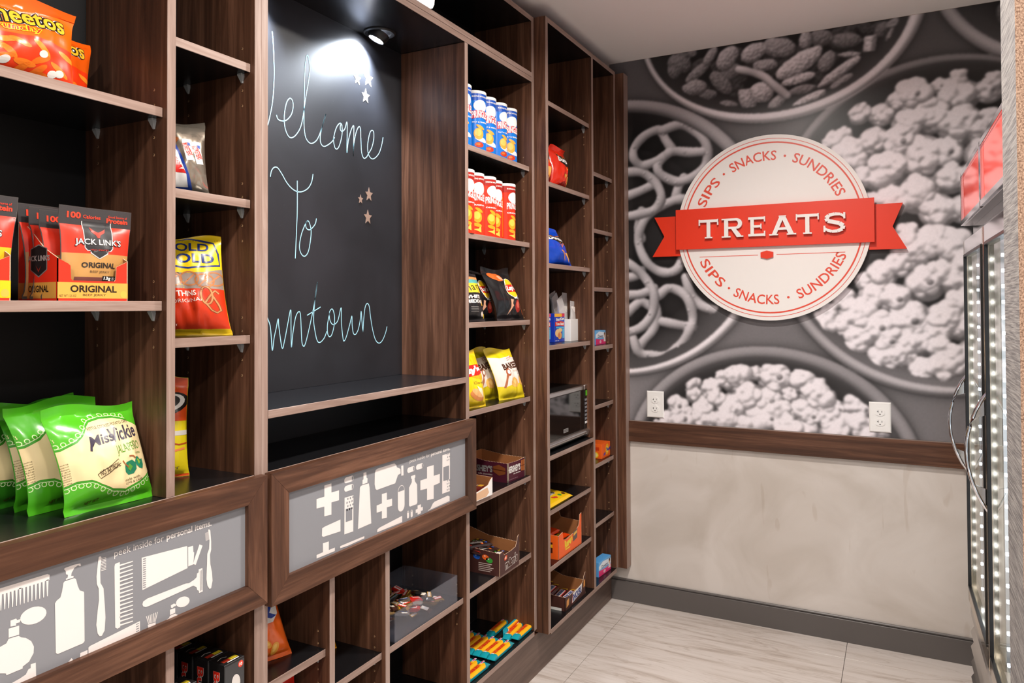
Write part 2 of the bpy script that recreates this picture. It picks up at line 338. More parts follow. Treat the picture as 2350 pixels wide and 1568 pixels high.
class Art:
    """fn(x, y, h) maps print coordinates and a lift in metres to a point; step = refinement grid"""
    def __init__(s, fn, step=None, clip=None): s.fn = fn; s.step = step; s.clip = clip; s.mb = MB(); s.asp = 1.0; s.lift = 0.00035; s.smooth = False
    def tris(s, v, t, mat, layer):
        if s.step or s.clip:
            bm = bmesh.new(); bv = [bm.verts.new((x, y, 0)) for x, y in v]
            for q in t:
                try: bm.faces.new([bv[i] for i in q])
                except ValueError: pass
            def cut(co, no, out=False):
                bmesh.ops.bisect_plane(bm, geom=bm.verts[:] + bm.edges[:] + bm.faces[:], dist=1e-7, plane_co=co, plane_no=no, clear_outer=out)
            if s.clip:
                x0, x1, y0, y1 = s.clip
                xs = [p[0] for p in v]; ys = [p[1] for p in v]
                if min(xs) < x0: cut((x0, 0, 0), (-1, 0, 0), True)
                if max(xs) > x1: cut((x1, 0, 0), (1, 0, 0), True)
                if min(ys) < y0: cut((0, y0, 0), (0, -1, 0), True)
                if max(ys) > y1: cut((0, y1, 0), (0, 1, 0), True)
            if s.step and len(bm.verts):
                for ax, st in ((0, s.step[0]), (1, s.step[1])):
                    lo = min(p.co[ax] for p in bm.verts); hi = max(p.co[ax] for p in bm.verts)
                    k = math.floor(lo / st) + 1
                    while k * st < hi:
                        co = [0, 0, 0]; co[ax] = k * st; no = [0, 0, 0]; no[ax] = 1; cut(co, no); k += 1
            bm.verts.index_update()
            v = [(p.co.x, p.co.y) for p in bm.verts]; t = [tuple(q.index for q in f.verts) for f in bm.faces]; bm.free()
        h = s.lift * (layer + 1)
        s.mb.mesh([s.fn(x, y, h) for x, y in v], t, mat)
    def poly(s, col, pts, layer=0):
        tri = tessellate_polygon([[Vector((x, y, 0)) for x, y in pts]])
        m = col if col in MATS else ink(col).name
        s.tris(pts, [tuple(q) for q in tri], m, layer); return s
    def rect(s, col, x0, y0, x1, y1, layer=0): return s.poly(col, [(x0, y0), (x1, y0), (x1, y1), (x0, y1)], layer)
    def ell(s, col, cx, cy, rx, ry, layer=0, rot=0, n=20): return s.poly(col, [(cx + x, cy + y / s.asp) for x, y in ell_pts(0, 0, rx, ry * s.asp, rot, n)], layer)
    def ring(s, col, cx, cy, rx, ry, th, layer=0, n=40, a0=0, a1=360, ty=None):
        o = ell_pts(cx, cy, rx, ry, 0, n, a0, a1); i = ell_pts(cx, cy, rx - th, ry - (ty or th), 0, n, a0, a1); k = len(o)
        m = col if col in MATS else ink(col).name; q = k if abs(a1 - a0) >= 360 else k - 1
        s.tris(o + i, [(j, (j + 1) % k, (j + 1) % k + k) for j in range(q)] + [(j, (j + 1) % k + k, j + k) for j in range(q)], m, layer); return s
    def line(s, col, pts, wd, layer=0, wy=None):
        m = col if col in MATS else ink(col).name; wy = wy or wd
        L = []; Rr = []
        for i, (x, y) in enumerate(pts):
            a = pts[max(i - 1, 0)]; b = pts[min(i + 1, len(pts) - 1)]
            dx, dy = (b[0] - a[0]) / wd, (b[1] - a[1]) / wy; d = math.hypot(dx, dy) or 1
            nx, ny = -dy / d * wd / 2, dx / d * wy / 2; L.append((x + nx, y + ny)); Rr.append((x - nx, y - ny))
        n = len(pts)
        s.tris(L + Rr, [(i, i + 1, n + i + 1) for i in range(n - 1)] + [(i, n + i + 1, n + i) for i in range(n - 1)], m, layer); return s
    def text(s, col, body, x0, y0, x1, y1, layer=1, bold=0.0, rot=0, shear=0.0, warp=None):
        """fit text into the box; rot in degrees about its centre"""
        v, t, _ = text_tris(body, bold, shear); cx, cy = (x0 + x1) / 2, (y0 + y1) / 2; r = R(rot); out = []; asp = s.asp
        for a, b in v:
            x = x0 + a * (x1 - x0) - cx; y = (y0 + b * (y1 - y0) - cy) * asp
            X = cx + x * math.cos(r) - y * math.sin(r); Y = cy + (x * math.sin(r) + y * math.cos(r)) / asp
            out.append(warp(X, Y) if warp else (X, Y))
        s.tris(out, t, col if col in MATS else ink(col).name, layer); return s
    def build(s, name, parent):
        o = s.mb.build(name, parent, fix=False)
        if s.smooth: o.data.polygons.foreach_set('use_smooth', [True] * len(o.data.polygons))
        return o
def flat(o, ux, uy, n):
    o, ux, uy, n = Vector(o), Vector(ux), Vector(uy), Vector(n)
    return lambda x, y, h: o + ux * x + uy * y + n * h
ART = {"chalk":[[[-18368,20329],[-18332,20015],[-18309,19610],[-18300,19236],[-18322,18818],[-18367,18465],[-18435,18176],[-18502,17941],[-18569,17808]],[[-18221,18218],[-18161,18118],[-17998,18109],[-17833,18191],[-17689,18364],[-17631,18571],[-17655,18724],[-17747,18765],[-17857,18640],[-17928,18396],[-17951,18147],[-17913,17929],[-17819,17774],[-17703,17734],[-17543,17830],[-17371,18061],[-17271,18369],[-17170,18897],[-17058,19396],[-17007,19737],[-17042,20018],[-17109,20089],[-17170,19872],[-17210,19392],[-17221,18812],[-17231,18306],[-17211,18023],[-17145,17820],[-16977,17726],[-16785,17818],[-16653,17992],[-16520,18278],[-16412,18562],[-16374,18664],[-16439,18481],[-16574,18119],[-16600,17891],[-16547,17772],[-16440,17745],[-16277,17824],[-16112,17950],[-16012,18083]],[[-15717,18526],[-15802,18526],[-15944,18363],[-16056,18036],[-16012,17818],[-15934,17764],[-15832,17852],[-15729,18101],[-15688,18340],[-15717,18526],[-15774,18437],[-15763,18344],[-15688,18321],[-15573,18422],[-15485,18634],[-15474,18307],[-15487,17743],[-15427,18084],[-15309,18419],[-15189,18593],[-15178,18368],[-15203,17697],[-15178,18054],[-15069,18429],[-14948,18613],[-14874,18549],[-14856,18235],[-14827,17883],[-14734,17720],[-14609,17762],[-14515,17879],[-14355,18090],[-14258,18353],[-14245,18559],[-14309,18635],[-14418,18564],[-14513,18302],[-14546,18055],[-14496,17862],[-14356,17766],[-14195,17814],[-13999,17993],[-13865,18265],[-13791,18527]],[[-18430,16597],[-18389,16756],[-18298,16856],[-18184,16865],[-18045,16742],[-17856,16528],[-17665,16397],[-17470,16346],[-17272,16380],[-17070,16498],[-16941,16679],[-16884,16906]],[[-17480,16636],[-17480,15881],[-17507,15327],[-17553,14570]],[[-16753,15706],[-16808,15541],[-16996,15379],[-17129,15398],[-17166,15506],[-17102,15606],[-17023,15558],[-16959,15338],[-16996,15033],[-17076,14765],[-17208,14645],[-17338,14711],[-17400,14892],[-17338,15193],[-17208,15465],[-17102,15606]],[[-18582,13168],[-18513,12993],[-18434,12816],[-18396,12533],[-18358,12187],[-18302,12494],[-18231,12740],[-18159,12987],[-18135,12773],[-18024,12233],[-17941,12408],[-17819,12872],[-17719,13215],[-17709,12761],[-17694,12234],[-17644,12577],[-17543,13013],[-17426,13165],[-17364,13084],[-17338,12751],[-17313,12380],[-17261,12248],[-17183,12300],[-17024,12742],[-16836,13379],[-16716,13969],[-16809,13493],[-16864,12964],[-16810,12623],[-16729,12374],[-16619,12312],[-16453,12419],[-16340,12608]],[[-17114,13062],[-16591,13284]],[[-16226,13128],[-16312,12800],[-16312,12568],[-16244,12457],[-16141,12504],[-16043,12754],[-16025,13028],[-16112,13224],[-16226,13147],[-16227,12953],[-16141,12815],[-16026,12793],[-15880,12908],[-15744,13261],[-15732,12826],[-15674,12427],[-15626,12306],[-15524,12421],[-15371,12777],[-15278,13017],[-15266,12775],[-15217,12531],[-15124,12475],[-14999,12605],[-14903,12889],[-14858,13155],[-14826,12887],[-14776,12536]],[[-14776,12536],[-14743,12886],[-14677,13257],[-14580,13381],[-14482,13298],[-14417,12963],[-14318,12584],[-14185,12285],[-14016,12172],[-13844,12249],[-13683,12479],[-13613,12670]]],"stars":[[-15016,20021],[-14508,20159],[-14634,19596],[-14879,16467],[-14486,16657],[-14541,15968]],"d2":[[[-19240,9232],[-19003,9232],[-19003,9023],[-18744,9014],[-18744,8785],[-19003,8795],[-19004,8516],[-19241,8537],[-19241,8756],[-19494,8774],[-19494,8985],[-19240,8981]],[[-18549,8797],[-18229,8784],[-18239,7928],[-18559,7942]],[[-17856,9243],[-17745,9235],[-17737,9097],[-17699,9076],[-17708,8969],[-17898,8969],[-17890,9075],[-17856,9082]],[[-17898,8951],[-17652,8944],[-17622,8828],[-17559,7941],[-18067,7935],[-17991,8909],[-17961,8943]],[[-17416,9141],[-17381,9217],[-17314,9237],[-16611,9236],[-16530,9178],[-16506,9116],[-16352,9043],[-16343,8919],[-16459,8905],[-16531,8791],[-16579,8715],[-17338,8711],[-17391,8750],[-17426,8868]],[[-16317,9117],[-16224,9111],[-16215,8847],[-16314,8855]],[[-17137,8564],[-16931,8556],[-16932,8368],[-16713,8354],[-16714,8170],[-16933,8180],[-16933,7924],[-17139,7943],[-17138,8138],[-17348,8148],[-17348,8327],[-17137,8332]],[[-15876,8757],[-15681,8756],[-15681,8679],[-15712,8673],[-15702,8588],[-15599,8476],[-15586,7995],[-15623,7950],[-15930,7958],[-15970,7997],[-15968,8467],[-15841,8587],[-15840,8682],[-15876,8689]],[[-15119,8853],[-14789,8844],[-14790,8544],[-14479,8534],[-14481,8283],[-14792,8272],[-14794,7907],[-15124,7938],[-15122,8258],[-15443,8286],[-15442,8548],[-15121,8541]],[[-14344,9034],[-13943,9036],[-13956,7931],[-14362,7943]],[[-19314,8286],[-19234,8302],[-18695,8327],[-18695,8052],[-19271,8082],[-19322,8113]],[[-19289,7942],[-19094,7930],[-19094,7735],[-18891,7732],[-18891,7651],[-19495,7660],[-19495,7741],[-19289,7742]],[[-18707,7712],[-17830,7702],[-17830,7648],[-18433,7641],[-18707,7661]],[[-17319,7727],[-17229,7750],[-16279,7804],[-16279,7637],[-17332,7656]],[[-15576,7903],[-15419,7901],[-15419,7811],[-15329,7813],[-15329,7717],[-15419,7715],[-15420,7654],[-15577,7652],[-15577,7717],[-15665,7715],[-15665,7811],[-15576,7813]],[[-15082,7656],[-14972,7660],[-14834,7787],[-14750,7813],[-14058,7826],[-13969,7780],[-13969,7646],[-15082,7638]]],"g2":[[[-18510,8522],[-18279,8511],[-18279,8213],[-18511,8220]],[[-14299,8687],[-13993,8682],[-13995,8276],[-14302,8293]]],"p2":[[-18390,9193,170,68],[-18390,8996,169,68],[-16316,8268,147,341],[-15875,8934,169,71],[-15472,8936,170,72],[-16016,7768,45,99],[-15850,7755,46,101]],"t2":[[-15940,9124],[-13942,9110]],"th2":[[-15940,9124],[-15939,9242]],"d1":[[[-26128,9223],[-25409,9214],[-25373,9190],[-25379,9114],[-26127,9127]],[[-25937,8703],[-25859,8705],[-25844,8676],[-25798,8675],[-25806,8630],[-25859,8634],[-25859,8602],[-25937,8616]],[[-25963,8595],[-25816,8586],[-25815,8451],[-25962,8462]],[[-25962,8449],[-25820,8437],[-25789,8401],[-25720,8366],[-25642,8287],[-25603,8190],[-25607,8095],[-25672,7994],[-25761,7960],[-25764,7930],[-25989,7930],[-25997,7960],[-26092,8002],[-26094,8374],[-25992,8395]],[[-25157,9212],[-25127,9223],[-24990,9228],[-24894,9218],[-24882,9177],[-24903,9175],[-24929,9200],[-24990,9177],[-25007,9148],[-25033,9114],[-25041,9066],[-25003,9054],[-25003,9028],[-25123,9030],[-25123,9051],[-25096,9059],[-25092,9100],[-25123,9118],[-25127,9169]],[[-25163,8997],[-25143,9015],[-24989,9015],[-24963,8990],[-24933,8870],[-24901,8791],[-24839,8753],[-24830,8732],[-24818,7957],[-24844,7934],[-25246,7929],[-25275,7958],[-25292,8725],[-25267,8758],[-25209,8787],[-25184,8870]],[[-24589,9226],[-24562,9232],[-24543,9212],[-24561,8972],[-24556,8796],[-24504,8691],[-24480,8402],[-24468,8204],[-24482,7998],[-24529,7929],[-24565,7935],[-24602,7993],[-24625,8140],[-24604,8359],[-24581,8525],[-24587,8719],[-24619,8799],[-24625,8923],[-24607,9092]],[[-24313,8983],[-24302,9024],[-24269,9031],[-24217,9030],[-24205,7945],[-24255,7937],[-24294,7970]],[[-23814,8982],[-22904,8920],[-22890,8901],[-22885,8512],[-23799,8421]],[[-22875,8889],[-22767,8888],[-22759,8771],[-22741,8758],[-22753,8609],[-22759,8542],[-22871,8538]],[[-22625,8871],[-22556,8828],[-22707,8515],[-22762,8550],[-22735,8634]],[[-23798,8178],[-23782,8222],[-23703,8245],[-22924,8245],[-22852,8228],[-22743,8254],[-22688,8282],[-22679,8348],[-22643,8359],[-22643,8413],[-22559,8413],[-22549,7973],[-22632,7971],[-22642,8020],[-22675,8039],[-22688,8097],[-22761,8152],[-22870,8143],[-22941,8137],[-23670,8104],[-23734,8108],[-23782,8137]],[[-22428,9089],[-22409,9094],[-22381,9060],[-22361,8850],[-22361,8693],[-22389,8608],[-22379,8432],[-22341,8263],[-22327,8101],[-22359,7971],[-22397,7968],[-22445,8047],[-22468,8179],[-22455,8456],[-22450,8641],[-22409,8723],[-22399,8877]],[[-23234,7962],[-23169,7969],[-23125,7938],[-23134,7912],[-23169,7917],[-23203,7899],[-23234,7918]],[[-23251,7887],[-23143,7880],[-23142,7795],[-23251,7791]],[[-23251,7780],[-23142,7780],[-23099,7742],[-23029,7701],[-22984,7632],[-23397,7625],[-23381,7685],[-23322,7736],[-23271,7747]],[[-23693,7789],[-23539,7774],[-23538,7730],[-23688,7737]],[[-23688,7727],[-23535,7722],[-23509,7639],[-23717,7626]],[[-22641,7658],[-22557,7697],[-22444,7711],[-22368,7695],[-22330,7647],[-22650,7630]],[[-24755,7829],[-24728,7844],[-23844,7911],[-23839,7639],[-24754,7622]],[[-24888,7798],[-24769,7797],[-24768,7611],[-24904,7618]],[[-25094,7724],[-25026,7776],[-24939,7624],[-25043,7618]],[[-25648,7944],[-25574,7937],[-25563,7609],[-25716,7678],[-25944,7780],[-25809,7799],[-25717,7822],[-25679,7885],[-25648,7887]],[[-26088,9139],[-26055,9137],[-26065,8898],[-26075,8898]],[[-26036,9138],[-26002,9136],[-26012,8896],[-26022,8896]],[[-25983,9137],[-25948,9135],[-25959,8894],[-25969,8894]],[[-25929,9137],[-25895,9134],[-25905,8892],[-25916,8893]],[[-25875,9136],[-25840,9133],[-25851,8890],[-25862,8891]],[[-25821,9135],[-25786,9132],[-25797,8888],[-25807,8889]],[[-25766,9134],[-25731,9132],[-25741,8886],[-25752,8887]],[[-25710,9133],[-25675,9131],[-25686,8884],[-25697,8885]],[[-25655,9132],[-25619,9130],[-25630,8882],[-25641,8883]],[[-25598,9131],[-25562,9129],[-25573,8880],[-25584,8881]],[[-25541,9130],[-25505,9128],[-25516,8878],[-25527,8878]],[[-25484,9129],[-25447,9127],[-25458,8876],[-25470,8876]],[[-25426,9128],[-25389,9126],[-25400,8874],[-25412,8874]],[[-24217,8988],[-23979,8980],[-23979,8962],[-24217,8961]],[[-24217,8922],[-23979,8913],[-23979,8895],[-24217,8895]],[[-24217,8856],[-23978,8845],[-23978,8827],[-24216,8829]],[[-24216,8789],[-23978,8778],[-23978,8759],[-24216,8762]],[[-24216,8723],[-23978,8710],[-23978,8692],[-24216,8696]],[[-24216,8656],[-23978,8643],[-23978,8624],[-24216,8629]],[[-24216,8590],[-23977,8575],[-23977,8557],[-24215,8563]],[[-24215,8523],[-23977,8508],[-23977,8489],[-24215,8497]],[[-24215,8457],[-23977,8440],[-23977,8422],[-24215,8430]],[[-24215,8391],[-23977,8373],[-23977,8354],[-24215,8364]],[[-24214,8324],[-23976,8305],[-23976,8287],[-24214,8297]],[[-24214,8258],[-23976,8238],[-23976,8219],[-24214,8231]],[[-24214,8192],[-23976,8170],[-23976,8152],[-24214,8165]],[[-24214,8125],[-23976,8103],[-23976,8084],[-24214,8098]],[[-24213,8059],[-23975,8035],[-23975,8017],[-24213,8032]],[[-24213,7993],[-23975,7968],[-23975,7949],[-24213,7966]],[[-24547,9192],[-24460,9190],[-24460,9180],[-24547,9182]],[[-22500,9042],[-22405,9051],[-22405,9043],[-22500,9035]],[[-24547,9168],[-24459,9166],[-24459,9155],[-24547,9157]],[[-22498,9025],[-22405,9034],[-22405,9026],[-22498,9017]],[[-24547,9143],[-24459,9141],[-24459,9130],[-24547,9132]],[[-22496,9007],[-22405,9017],[-22405,9009],[-22496,8999]],[[-24547,9118],[-24459,9116],[-24459,9106],[-24547,9108]],[[-22494,8989],[-22405,8999],[-22405,8991],[-22494,8982]],[[-24546,9094],[-24459,9092],[-24459,9081],[-24546,9083]],[[-22493,8972],[-22405,8982],[-22405,8974],[-22493,8964]],[[-24546,9069],[-24459,9067],[-24459,9056],[-24546,9059]],[[-22491,8954],[-22405,8965],[-22405,8957],[-22491,8946]],[[-24546,9045],[-24459,9042],[-24459,9032],[-24546,9034]],[[-22489,8936],[-22405,8948],[-22405,8940],[-22489,8929]],[[-24546,9020],[-24459,9017],[-24459,9007],[-24546,9010]],[[-22487,8919],[-22405,8930],[-22405,8922],[-22487,8911]],[[-24546,8996],[-24459,8993],[-24459,8982],[-24546,8985]],[[-22485,8901],[-22405,8913],[-22405,8905],[-22485,8893]],[[-23682,7796],[-23727,7945],[-23713,7944],[-23669,7797]],[[-23661,7794],[-23692,7945],[-23677,7944],[-23648,7795]],[[-23640,7792],[-23656,7945],[-23642,7944],[-23627,7793]],[[-23619,7790],[-23621,7945],[-23606,7944],[-23606,7790]],[[-23598,7787],[-23585,7945],[-23570,7943],[-23584,7788]],[[-23576,7785],[-23549,7944],[-23534,7943],[-23563,7786]],[[-23555,7783],[-23513,7944],[-23498,7943],[-23542,7784]],[[-25424,8666],[-25419,8624],[-25433,8586],[-25465,8555],[-25511,8535],[-25567,8526],[-25627,8530],[-25685,8547],[-25736,8574],[-25774,8609],[-25796,8648],[-25801,8689],[-25788,8726],[-25757,8756],[-25713,8777],[-25658,8787],[-25599,8784],[-25540,8768],[-25488,8741],[-25448,8706]],[[-22846,7940],[-22839,7909],[-22846,7880],[-22867,7857],[-22899,7842],[-22940,7835],[-22985,7839],[-23030,7851],[-23070,7872],[-23101,7898],[-23122,7928],[-23129,7958],[-23122,7986],[-23102,8009],[-23070,8024],[-23030,8031],[-22985,8028],[-22941,8016],[-22900,7996],[-22867,7970]]],"g1":[[[-23788,8956],[-23734,8951],[-23734,8936],[-23788,8938]],[[-23788,8918],[-23734,8913],[-23734,8899],[-23788,8901]],[[-23788,8881],[-23734,8876],[-23734,8862],[-23788,8864]],[[-23788,8844],[-23734,8839],[-23733,8824],[-23788,8827]],[[-23788,8807],[-23733,8801],[-23733,8787],[-23788,8790]],[[-23788,8770],[-23733,8764],[-23733,8750],[-23787,8753]],[[-23787,8732],[-23733,8727],[-23733,8712],[-23787,8715]],[[-23787,8695],[-23733,8689],[-23733,8675],[-23787,8678]],[[-23787,8658],[-23733,8652],[-23733,8638],[-23787,8641]],[[-23787,8621],[-23733,8615],[-23733,8600],[-23787,8604]],[[-23787,8584],[-23733,8577],[-23733,8563],[-23787,8567]],[[-23787,8547],[-23732,8540],[-23732,8526],[-23787,8529]],[[-23787,8509],[-23732,8503],[-23732,8488],[-23787,8492]],[[-23786,8472],[-23732,8465],[-23732,8451],[-23786,8455]],[[-23917,7885],[-23860,7886],[-23860,7873],[-23916,7869]],[[-23916,7845],[-23860,7845],[-23860,7833],[-23916,7829]],[[-23916,7805],[-23860,7805],[-23860,7792],[-23916,7788]],[[-23916,7765],[-23859,7765],[-23859,7752],[-23916,7748]],[[-23916,7724],[-23859,7724],[-23859,7711],[-23916,7708]],[[-23916,7684],[-23859,7684],[-23859,7671],[-23916,7668]],[[-22615,8381],[-22602,8380],[-22595,8004],[-22610,8006]],[[-22583,8382],[-22572,8382],[-22565,8003],[-22579,8005]]],"t1":[[-24318,9151],[-22354,9155]],"th1":[[-24318,9151],[-24318,9240]],"nuts":[[326,2393,58,42,30,0.45],[385,2431,19,19,0,0.5],[461,2403,44,22,-50,0.55],[407,2342,68,24,-35,0.5],[532,2384,58,40,-50,0.62],[640,2389,55,39,-25,0.66],[743,2394,68,42,20,0.55],[686,2330,52,26,5,0.58],[549,2321,47,32,-20,0.45],[820,2316,100,41,-28,0.72],[845,2406,26,40,0,0.62],[902,2407,49,36,10,0.45],[996,2380,60,31,8,0.42],[924,2307,45,32,-60,0.5],[1008,2322,44,11,5,0.6],[969,2258,96,22,-33,0.66],[1081,2352,24,83,5,0.75],[816,2252,67,21,-10,0.72],[505,2282,66,33,50,0.45],[391,2275,57,34,-5,0.55],[441,2238,48,25,5,0.45],[291,2352,39,47,60,0.42],[671,2217,52,45,0,0.72],[614,2199,35,60,-20,0.66],[733,2168,44,24,-40,0.6],[533,2180,43,23,10,0.5],[830,2206,53,21,-5,0.5],[856,2166,73,18,-22,0.74],[975,2214,51,22,-32,0.55],[1171,2419,36,21,-20,0.5],[1158,2380,36,15,-60,0.5],[1122,2400,36,24,-60,0.4],[338,2430,46,31,10,0.42],[678,2279,7,7,0,0.6]],"stick":[[579,2328],[629,2309],[686,2278],[727,2235],[775,2188]],"pop":[[1376,2189,30],[1372,2124,59],[1228,2144,57],[1173,2117,33],[1472,2123,38],[1495,2158,32],[1037,2093,37],[1118,2076,37],[1316,2158,28],[1285,2055,55],[1382,2010,61],[1214,2030,50],[1178,1966,51],[953,1991,38],[1004,1929,60],[1092,1976,46],[1254,1904,67],[1128,1855,63],[1053,1840,37],[1336,1909,48],[1438,1977,33],[1477,2018,32],[1346,1808,45],[1241,1764,61],[1151,1743,51],[1419,1802,49],[1448,1891,46],[1304,1692,51],[1083,1734,30],[1390,1693,44],[979,2009,28],[920,1980,22],[1203,1606,35],[1220,1544,61],[1285,1568,54],[1172,1492,41],[1260,1422,56],[1307,1448,42],[1358,1427,45],[1111,1453,45],[1158,1356,50],[1085,1371,46],[1205,1275,67],[1322,1282,54],[1374,1341,44],[1022,1295,59],[977,1253,38],[909,1253,51],[1096,1247,58],[1132,1193,48],[1027,1191,50],[1234,1194,46],[1293,1229,45],[1304,1169,37],[1343,1137,42],[1119,1124,51],[1168,1139,35],[1244,1081,43],[1308,1096,48],[1360,1105,33],[1198,1120,29],[1373,1256,44],[978,1358,38],[1055,1426,31],[1204,1187,41],[1354,1552,56],[1392,1485,50],[1425,1386,44],[1423,1256,49],[1416,1152,49],[919,1302,32],[1054,1323,37]],"popb":[[709,1091,27],[715,1040,58],[559,1034,57],[501,1025,33],[817,1030,46],[844,996,33],[369,997,38],[448,977,40],[638,1052,28],[602,948,56],[686,937,52],[714,895,58],[536,900,54],[417,892,41],[302,894,42],[325,841,50],[424,840,48],[514,838,58],[877,969,58],[948,916,28],[904,1048,26],[816,909,40],[849,882,39],[915,886,38],[1012,934,37],[1043,922,37],[643,840,56],[761,819,54],[586,821,42],[835,824,39],[940,825,48],[973,869,38],[1030,859,43],[1092,863,36],[1048,812,37],[1116,838,27],[254,821,35],[198,809,27],[896,928,39],[769,963,27],[470,933,36],[380,944,30],[686,864,41]],"pretz":[[[249,2107],[328,2121],[397,2082],[442,2016],[438,1940],[388,1891],[310,1874],[239,1911],[224,1952],[264,1995],[296,2008],[366,1997],[427,1994]],[[296,2008],[264,2058],[233,2108],[168,2092],[118,2042],[114,1994],[151,1959],[208,1969],[264,1995]],[[68,1934],[150,1927],[215,1874],[239,1809],[206,1756],[124,1738],[66,1733]],[[67,1822],[150,1847],[215,1874]],[[341,1794],[294,1790],[198,1749],[149,1689],[132,1618],[164,1532],[220,1483],[276,1474],[315,1496],[339,1557]],[[302,1797],[318,1850],[342,1887]],[[73,1527],[131,1486],[179,1429],[203,1374],[194,1295],[145,1232],[79,1207]],[[203,1405],[146,1382],[72,1375]],[[227,1373],[267,1404],[322,1388],[360,1341],[375,1272],[359,1218],[320,1156],[257,1108],[185,1106],[128,1121],[104,1184]],[[242,1256],[321,1241],[375,1234]],[[203,1342],[218,1279],[194,1216],[153,1169],[120,1121]],[[346,1449],[368,1379],[414,1326],[488,1303]],[[80,1295],[138,1343],[186,1326]],[[69,2167],[169,2148],[233,2148]],[[148,1628],[132,1676],[149,1755]],[[72,1455],[122,1462],[147,1485]]]}

# ================================================================ the setting
def struct(name, dims, mats, bev=0.0):
    return tag(boxobj(name, None, dims, mats, bev), kind='structure')
H = 2.44
struct('ceiling', (-0.3, 3.4, -5.6, 0.1, H, H + 0.06), 'ceiling_paint')
struct('wall_back', (-0.3, 3.4, 0.0, 0.1, 0, H), 'plaster')
struct('wall_left', (-0.36, -0.27, -5.6, 0.0, 0, H), 'wall_paint')
struct('wall_right', (1.329, 3.4, -1.912, -1.742, 0, H), ('grey_wallcover', 'brown_wallcover', 'wall_paint'))
fl = struct('floor', (-0.3, 3.4, -5.6, 0.0, -0.06, -0.004), 'baseboard_grey')
tmesh = {}
ty = 0.61
for i in range(4):
    for j in range(9):
        x0 = 0.108 - 0.867 + 0.867 * i; y1 = -j * ty - 0.16 + ty
        if y1 > 0: key = 'short'; dy = ty + (0 - y1); yy = 0
        else: key = 'full'; dy = ty; yy = y1
        if key not in tmesh:
            m = MB(); m.box(0.0009, 0.867 - 0.0009, -dy + 0.0009, -0.0009, -0.008, 0, 'stone_floor', 0.0006); tmesh[key] = m.data('tile')
        o = link(bpy.data.objects.new('tile', tmesh[key]), fl); o.location = (x0, yy, 0)
m = MB(); m.box(-0.002, 3.4, -0.016, 0, 0, 0.088, 'baseboard_grey', 0.001); m.box(-0.002, 3.4, -0.011, 0, 0.088, 0.0975, 'baseboard_grey', 0.003)
tag(m.build('baseboard_back'), kind='structure')
tag(boxobj('trim_1', None, (0.03, 2.1, -0.02, 0, 0.7187, 0.8105), ('walnut_X', 'walnut_X', 'walnut_edge_X'), 0.0015), kind='structure')

